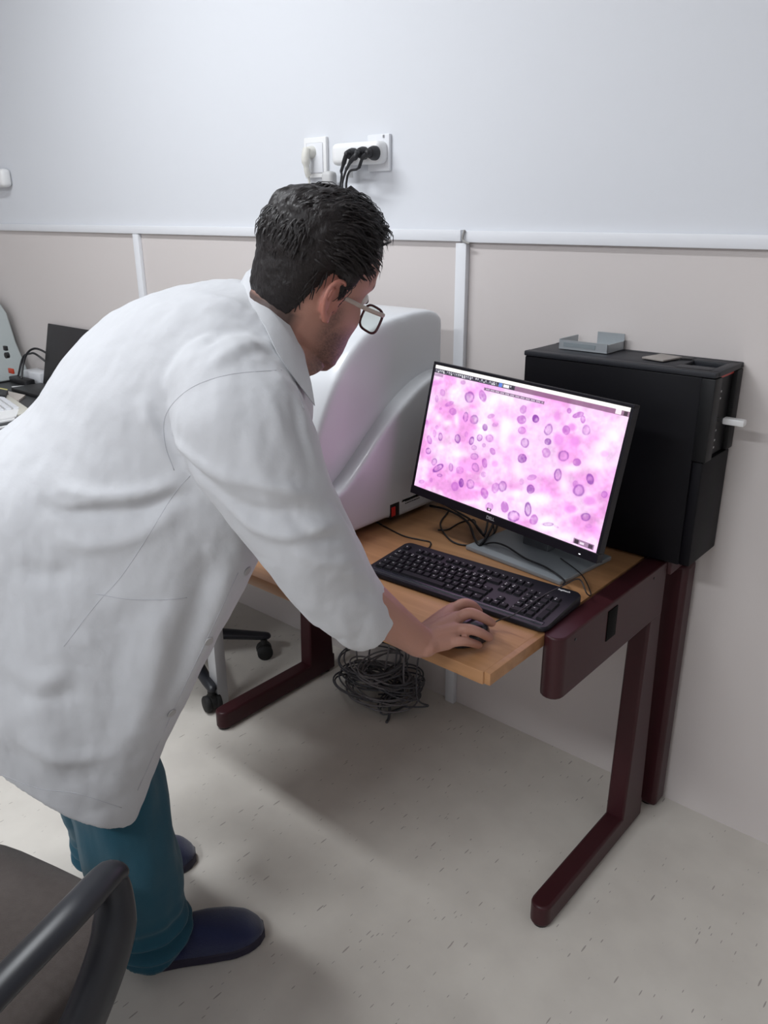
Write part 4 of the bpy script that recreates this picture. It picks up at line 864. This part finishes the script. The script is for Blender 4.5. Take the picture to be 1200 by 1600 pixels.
# lab coat: torso with an open hem, sleeve with an open cuff
M_coat = mat('white_cotton', (.53, .537, .56), .85, bump=.55, bscale=38, sheen=.15)
ct_ = MB(); inner = []
for (F, B, d, b) in CI[8::-1]: inner.append(coat_ring(F, B, d, b, sF=.955))
outer = [coat_ring(F, B, d, b) for F, B, d, b in CI]
ct_.loft(inner+outer)
SP = [((352, 612), 1.225, .088), ((375, 660), 1.215, .101), ((402, 712), 1.21, .097), ((436, 775), 1.215, .083), ((471, 834), 1.235, .075), ((501, 882), 1.265, .070), ((530, 925), 1.30, .066), ((560, 955), 1.335, .060), ((584, 972), 1.36, .053)]
sp = [at(*p, d) for p, d, r in SP]; rs_ = [r for _, _, r in SP]
sp2 = spline(sp, 4); rs2 = [float(q[0]) for q in spline([np.array([r]) for r in rs_], 4)]
rv = list(zip(sp2, rs2))
axis_pts = [p for p, r in rv]; 
tmp = MB(); inn = [(p, r-.006) for p, r in rv[-8:]]
tmp.tube(axis_pts[:]+[inn[-1][0]+(inn[-1][0]-inn[-2][0])*.02]+[p for p, r in inn[::-1]][1:], [r for p, r in rv]+[inn[-1][1]]+[r for p, r in inn[::-1]][1:], 32, dome=False)
# round shoulder end
ct_.v, ct_.f, ct_.mi = ct_.v, ct_.f, ct_.mi
ct_.add(tmp.v, tmp.f); ct_.tube([sp2[0], sp2[1]], [rs2[0], rs2[1]], 24, dome=True)
sl = [SL, SL+FWD*.05+np.array([0, 0, -.13]), EL2, EL2*.5+WR2*.5, WR2*.85+EL2*.15]
ct_.tube(spline(sl, 4), [.085]*4+[.08]*4+[.07]*4+[.06]*5, 24, dome=True)
V, NN, Fc = fuse(ct_, .0048, 14, .5)
# folds: ridges and valleys laid along lines seen on the cloth
def bvh(V, Fc): return BVHTree.FromPolygons([tuple(p) for p in V], Fc)
T0 = bvh(V, Fc)
def hit(T, x, y):
    d = ray(x, y); h = T.ray_cast(Vector(CAM), Vector(d/np.linalg.norm(d)))
    return (np.array(h[0]), np.array(h[1])) if h[0] is not None else None
def on_line(T, pts, n=5):
    out = []
    for x, y in [tuple(q) for q in spline([np.array(p, float) for p in pts], n)]:
        h = hit(T, x, y)
        if h is not None and (not out or np.linalg.norm(h[0]-out[-1][0]) < .12): out.append(h)
    return out
FOLDS = [([(265, 690), (330, 735), (380, 752), (440, 765), (500, 775)], .007, .012), ([(275, 705), (340, 770), (400, 800), (470, 800), (520, 800)], -.008, .014),
         ([(300, 740), (360, 790), (410, 830), (470, 835), (535, 815)], .007, .011), ([(500, 770), (530, 790), (560, 850)], -.006, .010), ([(440, 800), (490, 840), (545, 838)], -.006, .010),
         ([(450, 860), (510, 880), (570, 872)], .005, .010), ([(300, 745), (230, 770), (150, 775), (80, 760)], .010, .014), ([(300, 760), (220, 795), (120, 800), (50, 780)], -.009, .014), ([(290, 775), (230, 830), (150, 850), (70, 840)], .007, .016),
         ([(60, 770), (100, 790), (170, 782)], .007, .009), ([(230, 620), (260, 680), (285, 720)], -.007, .012), ([(215, 610), (245, 680), (275, 735)], .006, .012),
         ([(290, 560), (350, 520), (420, 510)], -.005, .016), ([(300, 600), (370, 545), (440, 540)], .005, .014), ([(320, 480), (390, 505), (450, 560)], -.006, .012), ([(300, 460), (370, 480), (440, 520)], .005, .012),
         ([(190, 930), (180, 1050), (170, 1180)], -.007, .035), ([(250, 930), (240, 1050), (215, 1180)], .007, .03), ([(330, 860), (300, 980), (250, 1120)], -.008, .022), ([(360, 880), (330, 970), (280, 1090)], .008, .02),
         ([(80, 1040), (60, 1120), (110, 1220)], .007, .03), ([(130, 1000), (110, 1100), (150, 1250)], -.007, .03), ([(0, 1030), (60, 1060), (130, 1040)], .004, .016), ([(0, 1060), (60, 1090), (140, 1075)], -.004, .014), ([(20, 1140), (90, 1180), (180, 1190)], .006, .018),
         ([(0, 880), (70, 900), (140, 880)], -.007, .018), ([(380, 640), (400, 720), (440, 790)], .004, .016), ([(455, 610), (470, 680), (490, 740)], -.005, .010), ([(420, 600), (435, 660), (450, 720)], .004, .012),
         ([(520, 940), (560, 925), (600, 935)], -.004, .010), ([(500, 900), (545, 895), (590, 900)], .004, .010)]
disp = np.zeros(len(V))
for pl, amp, wd in FOLDS:
    h = on_line(T0, pl)
    if len(h) < 2: continue
    L3 = [p for p, n in h]; d = polydist(V, L3); ends = min(1, 1)
    e0 = np.linalg.norm(V-L3[0], axis=1); e1 = np.linalg.norm(V-L3[-1], axis=1); fade = np.clip(e0/.05, .15, 1)*np.clip(e1/.05, .15, 1)
    disp += amp*np.exp(-(d/wd)**2)*fade
sub = vnoise(V, (9, 9, 5), 2.0)*.006+vnoise(V, (26, 26, 14), 8.0)*.0026+vnoise(V, (60, 60, 34), 3.0)*.0010
cen3 = np.array([(at(*F, d)+at(*B, d))/2 for F, B, d, b in CI[:14]])
near = cen3[np.argmin(((V[:, None, :]-cen3[None])**2).sum(2), 1)]
inside = ((NN*(V-near)).sum(1) < 0) & (V[:, 2] < .88) & (((V-near)@LAT > -1))
disp = np.where(inside, -disp, disp); sub = np.where(inside, -sub, sub)
V = V+NN*(disp+sub)[:, None]
cm = MB(); cm.v = [tuple(p) for p in V]; cm.f = Fc; cm.mi = [0]*len(Fc)
coat = cm.build('lab_coat', M_coat, man, smooth=180); coat['label'] = 'knee-length white lab coat'
T1 = bvh(V, Fc)
def seam(pts, r=.0007, name='seam', m=None, off=-.0003):
    h = on_line(T1, pts, 8)
    if len(h) > 2: return MB().tube([p+n*off for p, n in h], r, 6).build(name, m or M_coat, coat, smooth=180)
M_seam = mat('seam_thread', (.44, .445, .48), .9)
seam([(272, 735), (258, 695), (257, 655), (275, 625), (310, 600), (365, 584), (440, 578)], .0008, m=M_seam)
seam([(298, 742), (270, 775), (230, 840), (190, 900), (150, 945), (100, 1010)], .0007, m=M_seam)
seam([(150, 928), (200, 936), (250, 937), (292, 934)], .0009, 'pocket_edge', M_seam)
seam([(388, 445), (420, 520), (445, 560), (462, 600), (475, 640)], .0011, m=M_seam)
seam([(372, 895), (330, 985), (280, 1090), (215, 1235)], .0009, m=M_seam)
seam([(0, 1210), (60, 1232), (120, 1240), (190, 1262)], .0009, 'hem_stitch', M_seam)
M_btn = mat('coat_button', (.40, .39, .39), .3)
for x, y in ((386, 892), (326, 1002), (268, 1114)):
    h = hit(T1, x, y)
    if h is not None:
        MB().cyl(h[0]+h[1]*.0012, .0085, .0028, axis=h[1], n=24, bev=.0008).build('button', M_btn, coat)
# collar: folded band round the neck with a pointed near front
NC = at(432, 545, 1.345)
def col_pt(x, y, d): return at(x, y, d)
top_n = [(396, 420, 1.340), (414, 440, 1.295), (434, 477, 1.268), (455, 517, 1.256), (476, 562, 1.262)]      # fold line, near side
bot_n = [(376, 442, 1.335), (388, 468, 1.262), (414, 510, 1.222), (440, 562, 1.206), (492, 634, 1.222)]   # lower edge, near side
def mirror(p):
    p = np.array(p); c = NC; n_ = LAT; return p-2*((p-c)@n_)*n_
tn = [at(*p) for p in top_n]; bn = [at(*p) for p in bot_n]
topl = [mirror(p) for p in tn[:0:-1]]+tn; botl = [mirror(p) for p in bn[:0:-1]]+bn
tl = spline(topl, 5); bl = spline(botl, 5); cen = np.mean(tl, 0)
ringsC = []
for a_, b_ in zip(tl, bl):
    a_ = np.array(a_); b_ = np.array(b_); outw = a_-NC; outw = outw/np.linalg.norm(outw); dn = b_-a_; ln = np.linalg.norm(dn)
    inn_b = a_-HU*.03-outw*.004                       # stand of the collar inside
    mid = (a_+b_)/2+outw*.006
    prof = [inn_b, a_-outw*.002+HU*.001, a_+HU*.003, a_+outw*.003, mid, b_+outw*.001, b_-outw*.003, mid-outw*.004, a_-outw*.0005-HU*.004, inn_b+outw*.003-HU*.001]
    ringsC.append(prof)
mb = MB(); mb.loft(ringsC); mb.build('collar', M_coat, coat, smooth=50)

# trousers
M_tr = mat('teal_cotton', (.003, .062, .100), .85, bump=.25, bscale=600, sheen=.15)
tr = MB()
def leg(h, k, a, r0, r1, r2, hem_off):
    pts = spline([h, (h+k)/2, k, k*.5+a*.5+np.array([0, 0, 0]), k*.2+a*.8, a+hem_off], 4); n_ = len(pts); rr = np.interp(np.arange(n_), [0, 8, 14, 18, n_-1], [r0, (r0+r1)/2, r1, r2, r2*1.04])
    inn = [(pts[i], rr[i]-.006) for i in range(n_-1, n_-5, -1)]
    tr.tube(list(pts)+[inn[0][0]+np.array([0, 0, -.0005])]+[p for p, r in inn[1:]], list(rr)+[inn[0][1]]+[r for p, r in inn[1:]], 32)
leg(hipR, kneR, ankR, .100, .088, .076, np.array([-.004, .0, -.032])); leg(hipL, kneL, ankL, .092, .098, .078, np.array([0, 0, -.032]))
V, NN, Fc = fuse(tr, .004, 6, .5)
T2 = bvh(V, Fc); disp = vnoise(V, (14, 14, 7), 4)*.012+vnoise(V, (30, 30, 12), 1)*.004
cuff = np.exp(-((V[:, 2]-.10)/.045)**2); disp += cuff*.010*np.sin(V[:, 2]*160+vnoise(V, (8, 8, 3), 5)*5)
V = V+NN*disp[:, None]
cm = MB(); cm.v = [tuple(p) for p in V]; cm.f = Fc; cm.mi = [0]*len(Fc); cm.build('trousers', M_tr, man, smooth=180)['label'] = 'teal scrub trousers'
# clogs
M_felt = mat('navy_felt', (.006, .012, .06), .95, sheen=.5, bump=.5, bscale=500); M_sole = mat('dark_sole', (.015, .012, .03), .7)
def clog(heel, toe):
    heel = np.array([*heel, 0.]); toe = np.array([*toe, 0.]); ax = toe-heel; Ln = np.linalg.norm(ax); ax /= Ln; sd = np.array([ax[1], -ax[0], 0])
    def wid(t): return np.interp(t, [0, .04, .15, .35, .55, .75, .88, .96, 1], [.012, .026, .036, .038, .045, .050, .043, .028, .010])
    rings = []
    for t in np.linspace(0, 1, 22):
        w_ = wid(t)+.003; c = heel+ax*Ln*t; rings.append([c+sd*w_*x+np.array([0, 0, z]) for x, z in ((-1, .004), (-.95, .0015), (.95, .0015), (1, .004), (1, .020), (.94, .023), (-.94, .023), (-1, .020))])
    rt = MB().loft(rings)
    rings = []
    for t in np.linspace(0.0, 1, 30):
        w_ = wid(t); h = np.interp(t, [0, .06, .2, .38, .46, .6, .75, .88, .96, 1], [.035, .052, .048, .046, .088, .084, .070, .056, .038, .022]); c = heel+ax*Ln*t
        rings.append([c+sd*w_*math.copysign(abs(math.cos(a))**.75, math.cos(a))+np.array([0, 0, .021+(h-.021)*max(0, math.sin(a))**.7]) if math.sin(a) >= 0 else c+sd*w_*.9*math.cos(a)+np.array([0, 0, .02]) for a in np.linspace(0, 2*math.pi, 24, endpoint=False)])
    up = MB().loft(rings)
    u_ = up.build('shoe', M_felt, man, smooth=60); u_['label'] = 'navy felt clog'
    rt.build('sole', M_sole, u_)
clog((-1.243, .598), (-1.092, .836)); clog((-1.522, .662), (-1.388, .872))

# drop helper properties
for o in bpy.data.objects:
    for k in ('_w', '_rz'):
        if k in o: del o[k]
